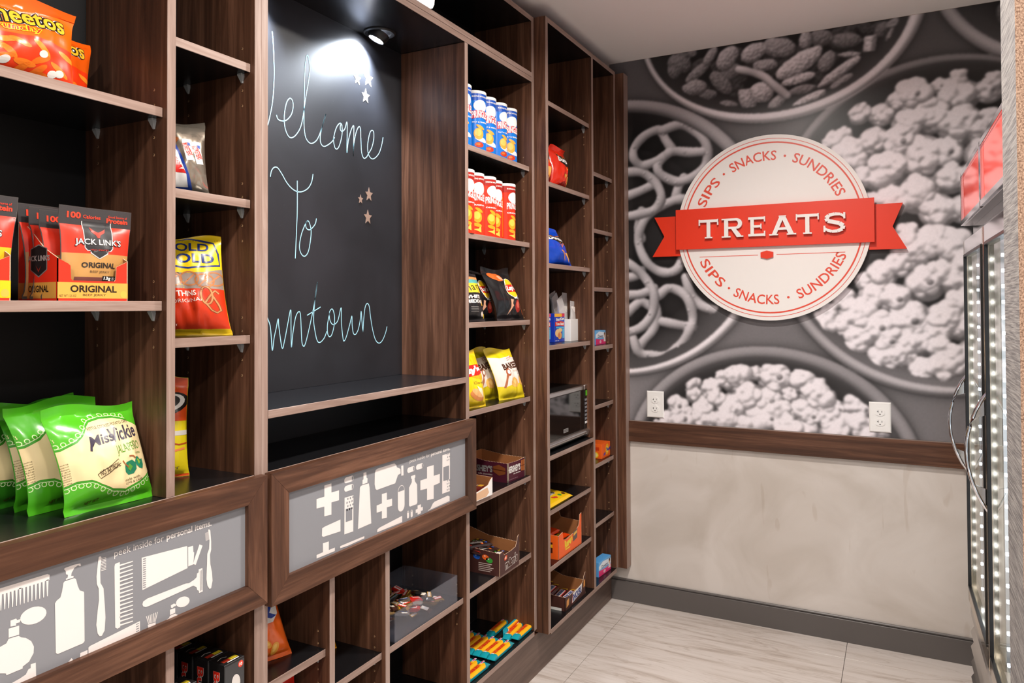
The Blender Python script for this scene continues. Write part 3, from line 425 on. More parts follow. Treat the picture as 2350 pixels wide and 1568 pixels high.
# ---------------------------------------------------------------- printed wall mural: bowls of snacks in grey tones
def mural():
    h = 0.0025; X0, X1, Z0, Z1 = 0.0, 1.66, 0.812, 2.438
    nx = int((X1 - X0) / h) + 1; nz = int((Z1 - Z0) / h) + 1
    xs = np.linspace(X0, X1, nx); zs = np.linspace(Z0, Z1, nz); XX, ZZ = np.meshgrid(xs, zs)
    rng = np.random.RandomState(4)
    def smooth_noise(cell, seed):
        r = np.random.RandomState(seed); gx = int((X1 - X0) / cell) + 3; gz = int((Z1 - Z0) / cell) + 3; g = r.rand(gz, gx)
        fx = (XX - X0) / cell; fz = (ZZ - Z0) / cell; ix = fx.astype(int); iz = fz.astype(int); tx = fx - ix; tz = fz - iz
        tx = tx * tx * (3 - 2 * tx); tz = tz * tz * (3 - 2 * tz)
        return (g[iz, ix] * (1 - tx) + g[iz, ix + 1] * tx) * (1 - tz) + (g[iz + 1, ix] * (1 - tx) + g[iz + 1, ix + 1] * tx) * tz
    def blur(a, n):
        for _ in range(3):
            for ax in (0, 1):
                p = np.pad(a, [(n + 1, n) if k == ax else (0, 0) for k in (0, 1)], mode='edge'); c = np.cumsum(p, axis=ax)
                a = (np.take(c, range(2 * n + 1, c.shape[ax]), axis=ax) - np.take(c, range(0, c.shape[ax] - 2 * n - 1), axis=ax)) / (2 * n + 1)
        return a
    fine = smooth_noise(0.006, 1); mid = smooth_noise(0.02, 2); big = smooth_noise(0.5, 3)
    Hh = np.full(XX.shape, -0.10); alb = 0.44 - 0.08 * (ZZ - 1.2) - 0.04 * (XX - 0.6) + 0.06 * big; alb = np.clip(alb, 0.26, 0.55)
    def win(x, z, r):
        i0 = max(int((x - r - X0) / h), 0); i1 = min(int((x + r - X0) / h) + 2, nx); j0 = max(int((z - r - Z0) / h), 0); j1 = min(int((z + r - Z0) / h) + 2, nz)
        return (slice(j0, j1), slice(i0, i1)) if i1 > i0 and j1 > j0 else None
    def bowl(o, i, rim, inside, depth=-0.22):
        d = np.sqrt(((XX - o[0]) / o[2]) ** 2 + ((ZZ - o[1]) / o[3]) ** 2); di = np.sqrt(((XX - i[0]) / i[2]) ** 2 + ((ZZ - i[1]) / i[3]) ** 2)
        outer = d <= 1; inner = di <= 1; band = outer & ~inner
        t = np.clip((1 - d) / np.maximum((1 - d) + (di - 1), 1e-6), 0, 1)
        Hh[band] = (0.0 + 0.035 * np.sqrt(np.clip(1 - (2 * t - 1) ** 2, 0, 1)))[band]
        alb[band] = (rim + 0.1 * (ZZ - o[1]) / o[3] * -1)[band]
        wall = np.clip((1 - di) / 0.28, 0, 1)
        Hh[inner] = (depth * wall ** 0.7)[inner]; alb[inner] = (inside * (1.0 - 0.45 * wall))[inner]
    bowl((1.78, 2.62, 0.50, 0.47), (1.78, 2.61, 0.45, 0.405), 0.62, 0.34)
    bowl((0.034, 1.636, 0.665, 0.628), (0.022, 1.624, 0.625, 0.585), 0.72, 0.3)
    bowl((1.315, 1.624, 0.616, 0.645), (1.333, 1.624, 0.592, 0.605), 0.56, 0.44)
    bowl((0.718, 2.556, 0.571, 0.47), (0.707, 2.525, 0.525, 0.396), 0.84, 0.26)
    bowl((0.667, 0.636, 0.597, 0.521), (0.668, 0.620, 0.545, 0.480), 0.60, 0.46)
    def sphere(x, z, r, zc, a, rough=0.0):
        s = win(x, z, r)
        if not s: return
        d2 = (XX[s] - x) ** 2 + (ZZ[s] - z) ** 2; ok = d2 < r * r
        hh = zc + np.sqrt(np.clip(r * r - d2, 0, None)) + rough * (mid[s] - 0.5); up = ok & (hh > Hh[s])
        Hh[s][up] = hh[up]; alb[s][up] = a if np.isscalar(a) else a[up]
    def kernel(x, z, r, zc):
        r *= 0.95
        sphere(x, z, r * 0.84, zc, 0.97, 0.016)
        n = rng.randint(4, 7); a0 = rng.rand() * 6.28
        for k in range(n):
            a = a0 + 6.283 * k / n + rng.rand() * 0.6; q = r * (0.42 + 0.22 * rng.rand()); rr = r * (0.42 + 0.22 * rng.rand())
            sphere(x + q * math.cos(a), z + q * math.sin(a), rr, zc + r * (0.05 + 0.22 * rng.rand()), 0.95 + 0.05 * rng.rand(), 0.012)
        if rng.rand() < 0.15: sphere(x + r * 0.25, z - r * 0.15, r * 0.2, zc + r * 0.72, 0.55, 0.01)
    def ellipsoid(x, z, a, b, ang, sh, zc, rough):
        s = win(x, z, a + 0.004)
        if not s: return
        c, q = math.cos(ang), math.sin(ang); dx = XX[s] - x; dz = ZZ[s] - z; u = (dx * c + dz * q) / a; v = (-dx * q + dz * c) / b
        d2 = u * u + v * v; d2 = d2 * (1 + 0.25 * (mid[s] - 0.5)); ok = d2 < 1
        hh = zc + 0.9 * b * np.sqrt(np.clip(1 - d2, 0, None)) + rough * (fine[s] - 0.5); up = ok & (hh > Hh[s])
        Hh[s][up] = hh[up]; alb[s][up] = (sh * (0.9 + 0.2 * fine[s]))[up]
    def rod(pts, r, sh, zc, salt=0):
        P = []
        for k in range(len(pts) - 1):           # smooth polyline
            p0 = pts[max(k - 1, 0)]; p1 = pts[k]; p2 = pts[k + 1]; p3 = pts[min(k + 2, len(pts) - 1)]
            for t in np.linspace(0, 1, 14, endpoint=False):
                P.append([0.5 * (2 * p1[i] + (p2[i] - p0[i]) * t + (2 * p0[i] - 5 * p1[i] + 4 * p2[i] - p3[i]) * t * t + (3 * p1[i] - p0[i] - 3 * p2[i] + p3[i]) * t ** 3) for i in (0, 1)])
        for k, (x, z) in enumerate(P):
            sphere(x, z, r * (1 + 0.05 * math.sin(k * 0.3)), zc + 0.006 * math.sin(k * 0.2), sh)
        for k in range(int(salt * len(P) / 14)):
            x, z = P[rng.randint(len(P))]; a = rng.rand() * 6.28; q = r * 0.75 * rng.rand()
            sphere(x + q * math.cos(a), z + q * math.sin(a), 0.0045, zc + r * 0.93, 0.8)
    for k, p in enumerate(ART['pretz'][::-1]):
        rod([(a / 1000, b / 1000) for a, b in p], 0.0215, 0.70, -0.16 + 0.009 * k, salt=1.5)
    order = sorted(ART['nuts'], key=lambda n: n[5])
    for k in range(60):                          # dark filler underneath
        x = 0.25 + 0.9 * rng.rand(); z = 2.16 + 0.28 * rng.rand()
        if ((x - 0.707) / 0.5) ** 2 + ((z - 2.525) / 0.37) ** 2 < 1: ellipsoid(x, z, 0.045, 0.025, rng.rand() * 3, 0.3, -0.17, 0.01)
    for k, (x, z, a, b, an, sh) in enumerate(order): ellipsoid(x / 1000, z / 1000, a / 1000, b / 1000, -R(an), sh * 1.12, -0.13 + 0.0025 * k, 0.009)
    rod([(a / 1000, b / 1000) for a, b in ART['stick']], 0.017, 0.78, -0.02)
    for lst in (ART['pop'], ART['popb']):
        for x, z, r in lst: sphere(x / 1000, z / 1000 - r / 4000, r / 1000 * 1.3, -0.10 - r / 1000 * 0.75, 0.74, 0.02)
        for x, z, r in lst: kernel(x / 1000 + 0.02 * (rng.rand() - .5), z / 1000 - r / 2600, r / 1000 * 0.95, -0.12 + 0.02 * rng.rand())
        for x, z, r in lst: kernel(x / 1000, z / 1000, r / 1000 * 1.12, -0.09 + 0.025 * rng.rand())
    for k in range(14): ellipsoid(1.5 + 0.16 * rng.rand(), 2.36 + 0.08 * rng.rand(), 0.05, 0.03, rng.rand() * 3, 0.4, -0.12, 0.01)
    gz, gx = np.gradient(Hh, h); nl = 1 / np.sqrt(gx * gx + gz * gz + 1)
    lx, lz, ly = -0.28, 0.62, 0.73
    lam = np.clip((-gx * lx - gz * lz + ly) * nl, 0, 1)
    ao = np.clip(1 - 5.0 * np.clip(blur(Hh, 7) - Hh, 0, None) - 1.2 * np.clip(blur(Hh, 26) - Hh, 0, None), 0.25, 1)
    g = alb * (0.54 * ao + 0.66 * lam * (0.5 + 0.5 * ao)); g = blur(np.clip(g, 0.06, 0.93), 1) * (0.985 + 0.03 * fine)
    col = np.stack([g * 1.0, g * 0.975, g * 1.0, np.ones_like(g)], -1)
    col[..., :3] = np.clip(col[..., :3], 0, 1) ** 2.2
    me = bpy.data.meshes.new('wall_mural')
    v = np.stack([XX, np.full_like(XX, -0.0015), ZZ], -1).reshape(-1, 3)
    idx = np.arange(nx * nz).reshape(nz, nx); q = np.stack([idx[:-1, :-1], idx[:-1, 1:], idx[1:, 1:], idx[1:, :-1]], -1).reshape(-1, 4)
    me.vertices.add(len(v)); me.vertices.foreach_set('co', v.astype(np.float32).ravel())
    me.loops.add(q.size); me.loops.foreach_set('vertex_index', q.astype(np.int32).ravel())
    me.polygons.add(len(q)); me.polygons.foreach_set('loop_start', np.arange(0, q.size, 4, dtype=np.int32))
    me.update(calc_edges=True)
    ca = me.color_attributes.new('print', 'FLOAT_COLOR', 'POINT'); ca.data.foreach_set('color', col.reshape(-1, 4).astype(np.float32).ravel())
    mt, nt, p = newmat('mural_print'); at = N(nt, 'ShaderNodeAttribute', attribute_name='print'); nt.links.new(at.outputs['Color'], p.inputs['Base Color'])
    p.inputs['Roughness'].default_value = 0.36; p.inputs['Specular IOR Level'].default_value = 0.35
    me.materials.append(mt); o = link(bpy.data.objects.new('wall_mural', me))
    tag(o, 'large grey photo mural of popcorn, pretzels and nut mix in bowls on the end wall', 'mural')
mural()

# ---------------------------------------------------------------- round shop sign on the mural
def treats_sign():
    t = thing('wall_sign', 'round white sign with red ribbon reading TREATS on the snack mural', 'sign', (0.70, -0.002, 1.647))
    L = lambda x, y, h: (x - 0.70, -h + 0.002, y - 1.647)      # world X, Z and distance from the wall
    m = MB(); m.prism(ell_pts(0.70, 1.647, 0.381, 0.383, 0, 96), 0.008, 0.03, 'sign_white', L); m.build('disc', t)
    a = Art(L); a.lift = 0.0; fo = L
    a.fn = lambda x, y, h: fo(x, y, 0.0304)
    a.ring('sign_red_line', 0.70, 1.647, 0.366, 0.368, 0.0022, n=120); a.ring('sign_red_line', 0.70, 1.647, 0.352, 0.354, 0.006, n=120)
    def arc(body, a0, a1, top, r0=0.277, r1=0.317):
        v, tr, _ = text_tris(body, 0.012); out = []
        for x, y in v:
            if top: th = R(a0 + (a1 - a0) * x); r = r0 + (r1 - r0) * y
            else: th = R(a0 + (a1 - a0) * x); r = r1 + (r0 - r1) * y
            out.append((0.70 + r * math.cos(th), 1.647 + r * math.sin(th)))
        a.tris(out, tr, 'sign_red_line', 0)
    arc('SIPS', 159, 134, True); arc('SNACKS', 121, 84, True); arc('SUNDRIES', 71, 23, True)
    arc('SIPS', 205, 231, False); arc('SNACKS', 242, 277, False); arc('SUNDRIES', 291, 337, False)
    for th in (127.5, 77.5, 236.5, 284):
        a.ell('sign_red_line', 0.70 + 0.297 * math.cos(R(th)), 1.647 + 0.297 * math.sin(R(th)), 0.005, 0.005)
    a.rect('sign_red_line', 0.414, 1.5335, 0.655, 1.536); a.rect('sign_red_line', 0.728, 1.5335, 0.985, 1.536)
    a.build('red_lettering', t)
    for nm, pts in (('ribbon_tail', [(0.214, 1.717), (0.33, 1.717), (0.33, 1.543), (0.204, 1.543), (0.258, 1.631)]), ('ribbon_tail', [(1.07, 1.717), (1.188, 1.717), (1.152, 1.628), (1.20, 1.541), (1.07, 1.541)])):
        m = MB(); m.prism(pts, 0.006, 0.022, 'red_paint', L); m.build(nm, t)
    m = MB(); m.prism([(0.316, 1.569), (1.090, 1.569), (1.090, 1.741), (0.316, 1.741)], 0.028, 0.046, 'red_paint', L); m.build('ribbon', t)
    m = MB(); m.prism([(0.666, 1.5245), (0.691, 1.5175), (0.716, 1.5245), (0.716, 1.545), (0.691, 1.552), (0.666, 1.545)], 0.031, 0.038, 'red_paint', L); m.build('hexagon', t)
    bx = lambda a, b, c, d: [(a, b), (c, b), (c, d), (a, d)]
    S = []
    ctr = [(0.90, 0.80), (0.74, 0.91), (0.50, 0.93), (0.26, 0.88), (0.15, 0.74), (0.22, 0.60), (0.45, 0.53), (0.70, 0.46), (0.85, 0.33), (0.82, 0.17), (0.62, 0.075), (0.38, 0.065), (0.18, 0.14), (0.08, 0.24)]
    wd = [0.10, 0.13, 0.15, 0.17, 0.19, 0.2, 0.19, 0.2, 0.2, 0.18, 0.15, 0.14, 0.13, 0.1]
    for i in range(len(ctr) - 1):
        (x, y), (X, Y) = ctr[i], ctr[i + 1]; d = math.hypot(X - x, Y - y); nx, ny = -(Y - y) / d, (X - x) / d; a0, a1 = wd[i] / 2, wd[i + 1] / 2
        S.append([(x + nx * a0, y + ny * a0), (x - nx * a0, y - ny * a0), (X - nx * a1, Y - ny * a1), (X + nx * a1, Y + ny * a1)])
    S += [bx(0.87, 0.68, 0.95, 0.98), bx(0.03, 0.05, 0.11, 0.36)]
    bowl = [(0.2, 1), (0.7, 1)] + [(0.7 + 0.27 * math.cos(R(q)), 0.72 + 0.28 * math.sin(R(q))) for q in range(75, -91, -15)] + [(0.2, 0.44), (0.2, 0.56), (0.66, 0.56)] + [(0.66 + 0.12 * math.cos(R(q)), 0.72 + 0.16 * math.sin(R(q))) for q in range(-75, 91, 15)] + [(0.2, 0.88)]
    GL = {'T': [bx(0, 0.86, 1, 1), bx(0, 0.70, 0.06, 1.02), bx(0.94, 0.70, 1, 1.02), bx(0.41, 0, 0.59, 0.9), bx(0.31, 0, 0.69, 0.07)],
          'R': [bx(0.12, 0, 0.31, 1), bx(0.0, 0, 0.42, 0.07), bx(0, 0.93, 0.3, 1), bowl, [(0.42, 0.5), (0.64, 0.5), (0.98, 0.0), (0.72, 0.0)], bx(0.72, 0, 1.02, 0.07)],
          'E': [bx(0.12, 0, 0.31, 1), bx(0, 0, 0.92, 0.13), bx(0, 0.87, 0.92, 1), bx(0.2, 0.45, 0.72, 0.57), bx(0.86, -0.01, 0.93, 0.26), bx(0.86, 0.74, 0.93, 1.01), bx(0.67, 0.38, 0.73, 0.64)],
          'A': [[(0.40, 1), (0.60, 1), (0.95, 0), (0.74, 0), (0.5, 0.78), (0.24, 0), (0.07, 0)], bx(0.25, 0.27, 0.75, 0.39), bx(-0.02, 0, 0.33, 0.07), bx(0.66, 0, 1.02, 0.07), bx(0.36, 0.94, 0.64, 1.0)],
          'S': S}
    for ch, x0, x1 in (('T', 0.418, 0.500), ('R', 0.514, 0.600), ('E', 0.622, 0.694), ('A', 0.706, 0.806), ('T', 0.807, 0.893), ('S', 0.907, 0.993)):
        m = MB()
        for q, p in enumerate(GL[ch]): m.prism([(x0 + a * (x1 - x0), 1.611 + b * 0.079) for a, b in p], 0.050, 0.060 + 0.00025 * q, 'sign_white', L)
        m.build('letter_' + ch.lower(), t)
treats_sign()

# ---------------------------------------------------------------- outlets
def outlet(x, z, label):
    t = thing('wall_outlet', label, 'outlet', (x, -0.0015, z), group='duplex outlets on the mural')
    m = MB(); W, Hh = 0.0385, 0.0585
    pr = [(W, Hh, 0), (W, Hh, 0.003), (W - 0.004, Hh - 0.004, 0.0065)]
    vs = [(sx * a, -d, sz * b) for a, b, d in pr for sx, sz in ((-1, -1), (1, -1), (1, 1), (-1, 1))]
    fs = [(i * 4 + k, i * 4 + (k + 1) % 4, i * 4 + 4 + (k + 1) % 4, i * 4 + 4 + k) for i in range(2) for k in range(4)] + [(8, 9, 10, 11)]
    m.mesh(vs, fs, 'white_plastic'); m.build('plate', t)
    for s in (1, -1):
        m = MB(); c = 0.0195 * s
        m.prism([(max(-0.0165, min(0.0165, 0.0185 * math.cos(R(q)))), c + 0.0145 * math.sin(R(q))) for q in range(0, 360, 15)], 0.006, 0.0085, 'white_plastic', lambda x, y, h: (x, -h, y))
        sk = m.build('socket', t); m = MB()
        for a, b in ((-0.0065, 0.0042), (0.0065, 0.0035)): m.box(a - 0.001, a + 0.001, -0.0087, -0.008, c + 0.003 - b, c + 0.003 + b, 'slot_dark')
        m.box(-0.0105, -0.0065, -0.0087, -0.008, c + 0.002, c + 0.004, 'slot_dark')
        m.prism(ell_pts(0, c - 0.0075, 0.0024, 0.0024, 0, 10), 0.008, 0.0087, 'slot_dark', lambda x, y, h: (x, -h, y))
        m.build('slots', sk)
    m = MB(); m.prism(ell_pts(0, 0, 0.003, 0.003, 0, 10), 0.006, 0.0075, 'white_plastic', lambda x, y, h: (x, -h, y)); m.build('screw', t)
outlet(0.206, 0.889, 'white duplex outlet beside the walnut shelving on the mural')
outlet(1.100, 0.890, 'white duplex outlet beside the glass door cooler on the mural')

# ================================================================ shelving units
XB = -0.24                                          # inner face of the back panels
EV = ('walnut_edge_Z', 'walnut_Z', 'walnut_edge_Z')  # upright panel: edge to the room, faces to the sides
def panel(par, y0, y1, z0, z1, x1=0.0, nm='side_panel', x0=XB): return boxobj(nm, par, (x0, x1, y0, y1, z0, z1), EV, 0.0008)
clip_me = None
def clip(par, x, y, z, s):
    global clip_me
    if clip_me is None:
        m = MB(); m.box(-0.006, 0.006, 0, 0.009, -0.004, 0, 'clip_plastic', 0.0005)
        m.mesh([(-0.006, 0, -0.004), (0.006, 0, -0.004), (0.006, 0.008, -0.004), (-0.006, 0.008, -0.004), (-0.002, 0, -0.019), (0.003, 0, -0.019), (0.002, 0.0025, -0.018), (-0.001, 0.0025, -0.018)],
               [(0, 1, 5, 4), (1, 2, 6, 5), (2, 3, 7, 6), (3, 0, 4, 7), (4, 5, 6, 7)], 'clip_plastic'); clip_me = m.data('shelf_clip')
    o = link(bpy.data.objects.new('shelf_clip', clip_me), par); o.location = (x, y, z); o.rotation_euler = (0, 0, 0 if s > 0 else math.pi)
def shelf(par, holes, y0, y1, z, x1=-0.012, clips=True, nm='shelf', th=0.0175):
    o = boxobj(nm, par, (XB, x1, y0 + 0.0008, y1 - 0.0008, z - th, z), ('walnut_edge_Y', 'walnut_Y', 'black_laminate'), 0.0007)
    if clips:
        for x in (x1 - 0.024, -0.2):
            clip(o, x, y0, z - th, 1); clip(o, x, y1, z - th, -1)
            for dz in (0.036, 0.008, -0.052, -0.084):
                for y, s in ((y0, 1), (y1, -1)): holes.append((x, y + s * 0.0004, z + dz, s))
    return o
def pin_holes(par, holes):
    m = MB()
    for x, y, z, s in holes:
        m.mesh([(x + 0.0026 * math.cos(R(q)), y, z + 0.0026 * math.sin(R(q))) for q in range(0, 360, 45)], [tuple(range(8))], 'pin_tan')
        m.mesh([(x - 0.0006 + 0.0015 * math.cos(R(q)), y + s * 0.0002, z + 0.0004 + 0.0015 * math.sin(R(q))) for q in range(0, 360, 60)], [tuple(range(6))], 'slot_dark')
    tag(m.build('pin_holes', par, fix=False), kind='stuff')
TOP = 2.382
# --- near unit: two columns
uA = thing('shelving_unit', 'walnut shelving unit of two columns nearest the camera, left of the chalkboard', 'shelving', (0, -2.5, 0)); uA.location = (0, 0, 0)
ha = []
panel(uA, -2.95, -2.932, 0.163, TOP); panel(uA, -2.324, -2.306, 0.985, TOP, nm='divider'); panel(uA, -2.324, -2.306, 0.163, 0.7245, nm='divider'); panel(uA, -2.118, -2.100, 0.163, TOP)
boxobj('back_panel', uA, (XB - 0.012, XB, -2.95, -2.1, 0.163, TOP), 'black_back', 0)
boxobj('top_panel', uA, (XB, 0, -2.932, -2.118, TOP - 0.018, TOP), ('walnut_edge_Y', 'walnut_Y', 'black_laminate'))
for z in (1.6927, 1.3404): shelf(uA, ha, -2.932, -2.324, z)
for z in (1.8321, 1.550, 1.2714): shelf(uA, ha, -2.306, -2.118, z)
shelf(uA, ha, -2.932, -2.118, 0.985, 0.0, False, 'counter_shelf'); shelf(uA, ha, -2.932, -2.118, 0.7425, 0.0, False)
shelf(uA, ha, -2.306, -2.118, 0.442); shelf(uA, ha, -2.932, -2.118, 0.163, 0.0, False, 'bottom_panel')
pin_holes(uA, ha)
# --- middle unit: chalkboard niche and a column of shelves
uB = thing('shelving_unit', 'walnut shelving unit framing the chalkboard niche with a column of shelves', 'shelving'); hb = []
panel(uB, -2.100, -2.082, 0.163, TOP); panel(uB, -1.283, -1.2645, 0.163, 2.14, nm='divider'); panel(uB, -0.8155, -0.7975, 0.163, TOP)
boxobj('back_panel', uB, (XB - 0.012, XB, -2.1, -0.798, 0.163, TOP), 'black_back', 0)
boxobj('chalkboard', uB, (XB, XB + 0.0015, -2.082, -1.283, 1.113, 2.1405), 'chalkboard', 0)['label'] = 'black chalkboard back with chalk writing'
boxobj('header_board', uB, (XB, 0, -2.082, -0.8155, 2.1405, 2.1580), ('walnut_edge_Y', 'walnut_Y', 'black_laminate'))
boxobj('header_board', uB, (XB, 0, -2.082, -0.8155, 2.1588, 2.1755), ('walnut_edge_Y', 'walnut_Y', 'black_laminate'))
boxobj('top_panel', uB, (XB, 0, -2.082, -0.8155, TOP - 0.019, TOP), ('walnut_edge_Y', 'walnut_Y', 'black_laminate'))
shelf(uB, hb, -2.082, -1.283, 1.1125, 0.0, False, 'niche_shelf'); shelf(uB, hb, -2.082, -1.283, 0.985, 0.0, False, 'counter_shelf'); shelf(uB, hb, -2.082, -1.283, 0.7425, 0.0, False)
for z in (1.8336, 1.5573, 1.2785, 1.0027, 0.7178, 0.4420): shelf(uB, hb, -1.2645, -0.8155, z)
for y in (-1.8925, -1.683): panel(uB, y, y + 0.0175, 0.163, 0.7245, nm='divider')
shelf(uB, hb, -2.082, -1.8925, 0.538); shelf(uB, hb, -2.082, -1.8925, 0.262); shelf(uB, hb, -1.875, -1.683, 0.443); shelf(uB, hb, -1.6655, -1.283, 0.443)
shelf(uB, hb, -2.082, -1.283, 0.163, 0.0, False, 'bottom_panel'); shelf(uB, hb, -1.2645, -0.8155, 0.163, 0.0, False, 'bottom_panel')
pin_holes(uB, hb)
# --- far unit: two narrow columns standing proud of the others
XC = 0.047
uC = thing('shelving_unit', 'walnut shelving unit of two narrow columns standing proud beside the mural', 'shelving'); hc = []
panel(uC, -0.797, -0.777, 0.152, TOP, XC); panel(uC, -0.347, -0.328, 0.163, TOP - 0.018, XC, 'divider'); panel(uC, -0.075, -0.057, 0.163, TOP, XC)
boxobj('back_panel', uC, (XB - 0.012, XB, -0.797, -0.057, 0.163, TOP), 'black_back', 0)
boxobj('top_panel', uC, (XB, XC, -0.777, -0.075, TOP - 0.019, TOP), ('walnut_edge_Y', 'walnut_Y', 'black_laminate'))
boxobj('filler_panel', uC, (XB, 0.088, -0.057, -0.0025, 0.16, 2.372), EV)
for z in (2.085, 1.786, 1.485, 1.1835, 0.580, 0.376): shelf(uC, hc, -0.777, -0.347, z, 0.035)
shelf(uC, hc, -0.777, -0.347, 0.785, XC, False)
for z in (1.895, 1.6535, 1.406, 1.157, 0.9086, 0.662, 0.4134): shelf(uC, hc, -0.328, -0.075, z, 0.035)
shelf(uC, hc, -0.777, -0.075, 0.163, XC, False, 'bottom_panel')
pin_holes(uC, hc)
tag(boxobj('toe_kick_board', None, (-0.03, -0.001, -2.95, -0.0165, 0, 0.1455), ('walnut_kick', 'walnut_Y', 'walnut_Y')), 'long brown toe kick board along the floor under the walnut shelving', 'board')

# ---------------------------------------------------------------- drawers with printed glass fronts
def drawer(y0, y1, z0, z1, label, polys, greys, pills, tpos, th):
    t = thing('drawer', label, 'drawer', (0, 0, 0))
    F = 0.050; x0, x1 = 0.002, 0.021
    def rail(pts, mat, nm='frame_rail'):
        m = MB(); m.prism(pts, x0, x1, mat, lambda y, z, h: (h, y, z)); o = m.build(nm, t); return o
    e = 0.0004
    rail([(y0, z1), (y1, z1), (y1 - F - e, z1 - F), (y0 + F + e, z1 - F)], 'walnut_Y'); rail([(y0, z0), (y1, z0), (y1 - F - e, z0 + F), (y0 + F + e, z0 + F)], 'walnut_Y')
    rail([(y0, z0 + e), (y0, z1 - e), (y0 + F, z1 - F - e), (y0 + F, z0 + F + e)], 'walnut_Z', 'frame_stile'); rail([(y1, z0 + e), (y1, z1 - e), (y1 - F, z1 - F - e), (y1 - F, z0 + F + e)], 'walnut_Z', 'frame_stile')
    boxobj('glass_panel', t, (0.004, 0.0115, y0 + F - 0.004, y1 - F + 0.004, z0 + F - 0.004, z1 - F + 0.004), 'grey_panel', 0)
    boxobj('drawer_box', t, (-0.22, 0.001, y0 + 0.03, y1 - 0.03, 0.744, 0.95), 'black_plastic', 0)
    a = Art(flat((0.0115, 0, 0), (0, 1, 0), (0, 0, 1), (1, 0, 0)), clip=(y0 + F, y1 - F, z0 + F, z1 - F)); a.lift = 0.0003
    for k, p in enumerate(polys): a.poly('white_vinyl', [(q[0] / 1e4, q[1] / 1e4) for q in p], (k % 7) * 0.12)
    for p in greys: a.poly('grey_panel', [(q[0] / 1e4, q[1] / 1e4) for q in p], 1)
    for cy, cz, ry, rz in pills:
        cy, cz, ry, rz = (q / 1e4 for q in (cy, cz, ry, rz)); r = min(ry, rz)
        def cap(k, r):
            if ry > rz: return [(cy + s * (ry - rz) + r * math.cos(R(q)), cz + r * math.sin(R(q))) for s, q in [(1, q) for q in range(-90, 91, 18)] + [(-1, q) for q in range(90, 271, 18)]]
            return [(cy + r * math.cos(R(q)), cz + s * (rz - ry) + r * math.sin(R(q))) for s, q in [(1, q) for q in range(0, 181, 18)] + [(-1, q) for q in range(180, 361, 18)]]
        a.poly('white_vinyl', cap(0, r)); g = [p for p in cap(0, r - 0.0014)]
        a.poly('grey_panel', [p for p in g if (p[0] >= cy - 1e-6 if ry > rz else p[1] >= cz - 1e-6)], 1)
    if pills:
        for (by, bz) in ((-1.8374, 0.862), (-1.8374, 0.748), (-1.4005, 0.898), (-1.4005, 0.813)):
            for i in range(3):
                for j in range(4): a.ell('grey_panel', by - 0.009 + 0.009 * i + (0.003 if j % 2 else 0), bz + 0.0085 * j - 0.013, 0.0022, 0.0026, 1, 0, 8)
    (ya, za), (yb, zb) = tpos; ya, yb, za = ya / 1e4, yb / 1e4, za / 1e4; wd = yb - ya
    a.text('white_vinyl', 'peek inside for', ya, za - 0.004, ya + wd * 0.475, za + th, bold=0.0); a.text('white_vinyl', 'personal items.', ya + wd * 0.505, za - 0.004, yb, za + th, bold=0.022)
    a.build('white_print', t)
drawer(-2.945, -2.1035, 0.7235, 0.9845, 'walnut framed drawer printed with white combs, toothbrushes and bottles on grey glass', ART['d1'], ART['g1'], [], ART['t1'], 0.0105)
drawer(-2.0925, -1.259, 0.7105, 0.9845, 'walnut framed drawer printed with white crosses, pills and bandages on grey glass', ART['d2'], ART['g2'], ART['p2'], ART['t2'], 0.0095)

# ---------------------------------------------------------------- chalk writing, star stickers
def chalk():
    words = ['chalk handwriting Welcome on the black chalkboard', 'chalk handwriting To in the middle of the black chalkboard', 'chalk handwriting Downtown low on the black chalkboard']
    for k, (ids, lab) in enumerate(zip(((0, 1, 2), (3, 4, 5), (6, 7, 8, 9)), words)):
        m = MB()
        for i in ids:
            p = [(a / 1e4, b / 1e4) for a, b in ART['chalk'][i]]; P = []
            for j in range(len(p) - 1):
                q0 = p[max(j - 1, 0)]; q1 = p[j]; q2 = p[j + 1]; q3 = p[min(j + 2, len(p) - 1)]
                for s in range(6):
                    u = s / 6; P.append(tuple(0.5 * (2 * q1[c] + (q2[c] - q0[c]) * u + (2 * q0[c] - 5 * q1[c] + 4 * q2[c] - q3[c]) * u * u + (3 * q1[c] - q0[c] - 3 * q2[c] + q3[c]) * u ** 3) for c in (0, 1)))
            P.append(p[-1])
            a = Art(flat((XB + 0.0014, 0, 0), (0, 1, 0), (0, 0, 1), (1, 0, 0)), clip=(-2.0815, -1.284, 1.12, 2.139)); a.mb = m; a.lift = 0.0004; a.line('chalk_blue', P, 0.0026)
        tag(m.build('chalk_writing', fix=False), lab, 'writing', 'chalk words on the board')
    for (y, z), r, mat, lab in zip(ART['stars'], (0.020, 0.027, 0.023, 0.0145, 0.022, 0.023), ['white_vinyl'] * 3 + ['star_unlit'] * 3,
                               ('small white star sticker, left of the upper three on the chalkboard', 'largest white star sticker, right of the upper three on the chalkboard', 'white star sticker, lowest of the upper three on the chalkboard',
                                'small tan star sticker, left of the lower three on the chalkboard', 'tan star sticker, upper right of the lower three on the chalkboard', 'tan star sticker, lowest of the lower three on the chalkboard')):
        pts = [(r * (1 if k % 2 == 0 else 0.45) * math.sin(R(36 * k)) * 0.85, r * (1 if k % 2 == 0 else 0.45) * math.cos(R(36 * k))) for k in range(10)]
        m = MB(); m.prism(pts, 0, 0.0008, mat, lambda y_, z_, h: (h, y_, z_)); o = m.build('star_sticker'); o.location = (XB + 0.0016, y / 1e4, z / 1e4)
        tag(o, lab, 'sticker', 'star stickers on the chalkboard')
plain('star_unlit', '8d7466', 0.5)  # lower stars lie outside the spotlight: shade put into their colour
chalk()

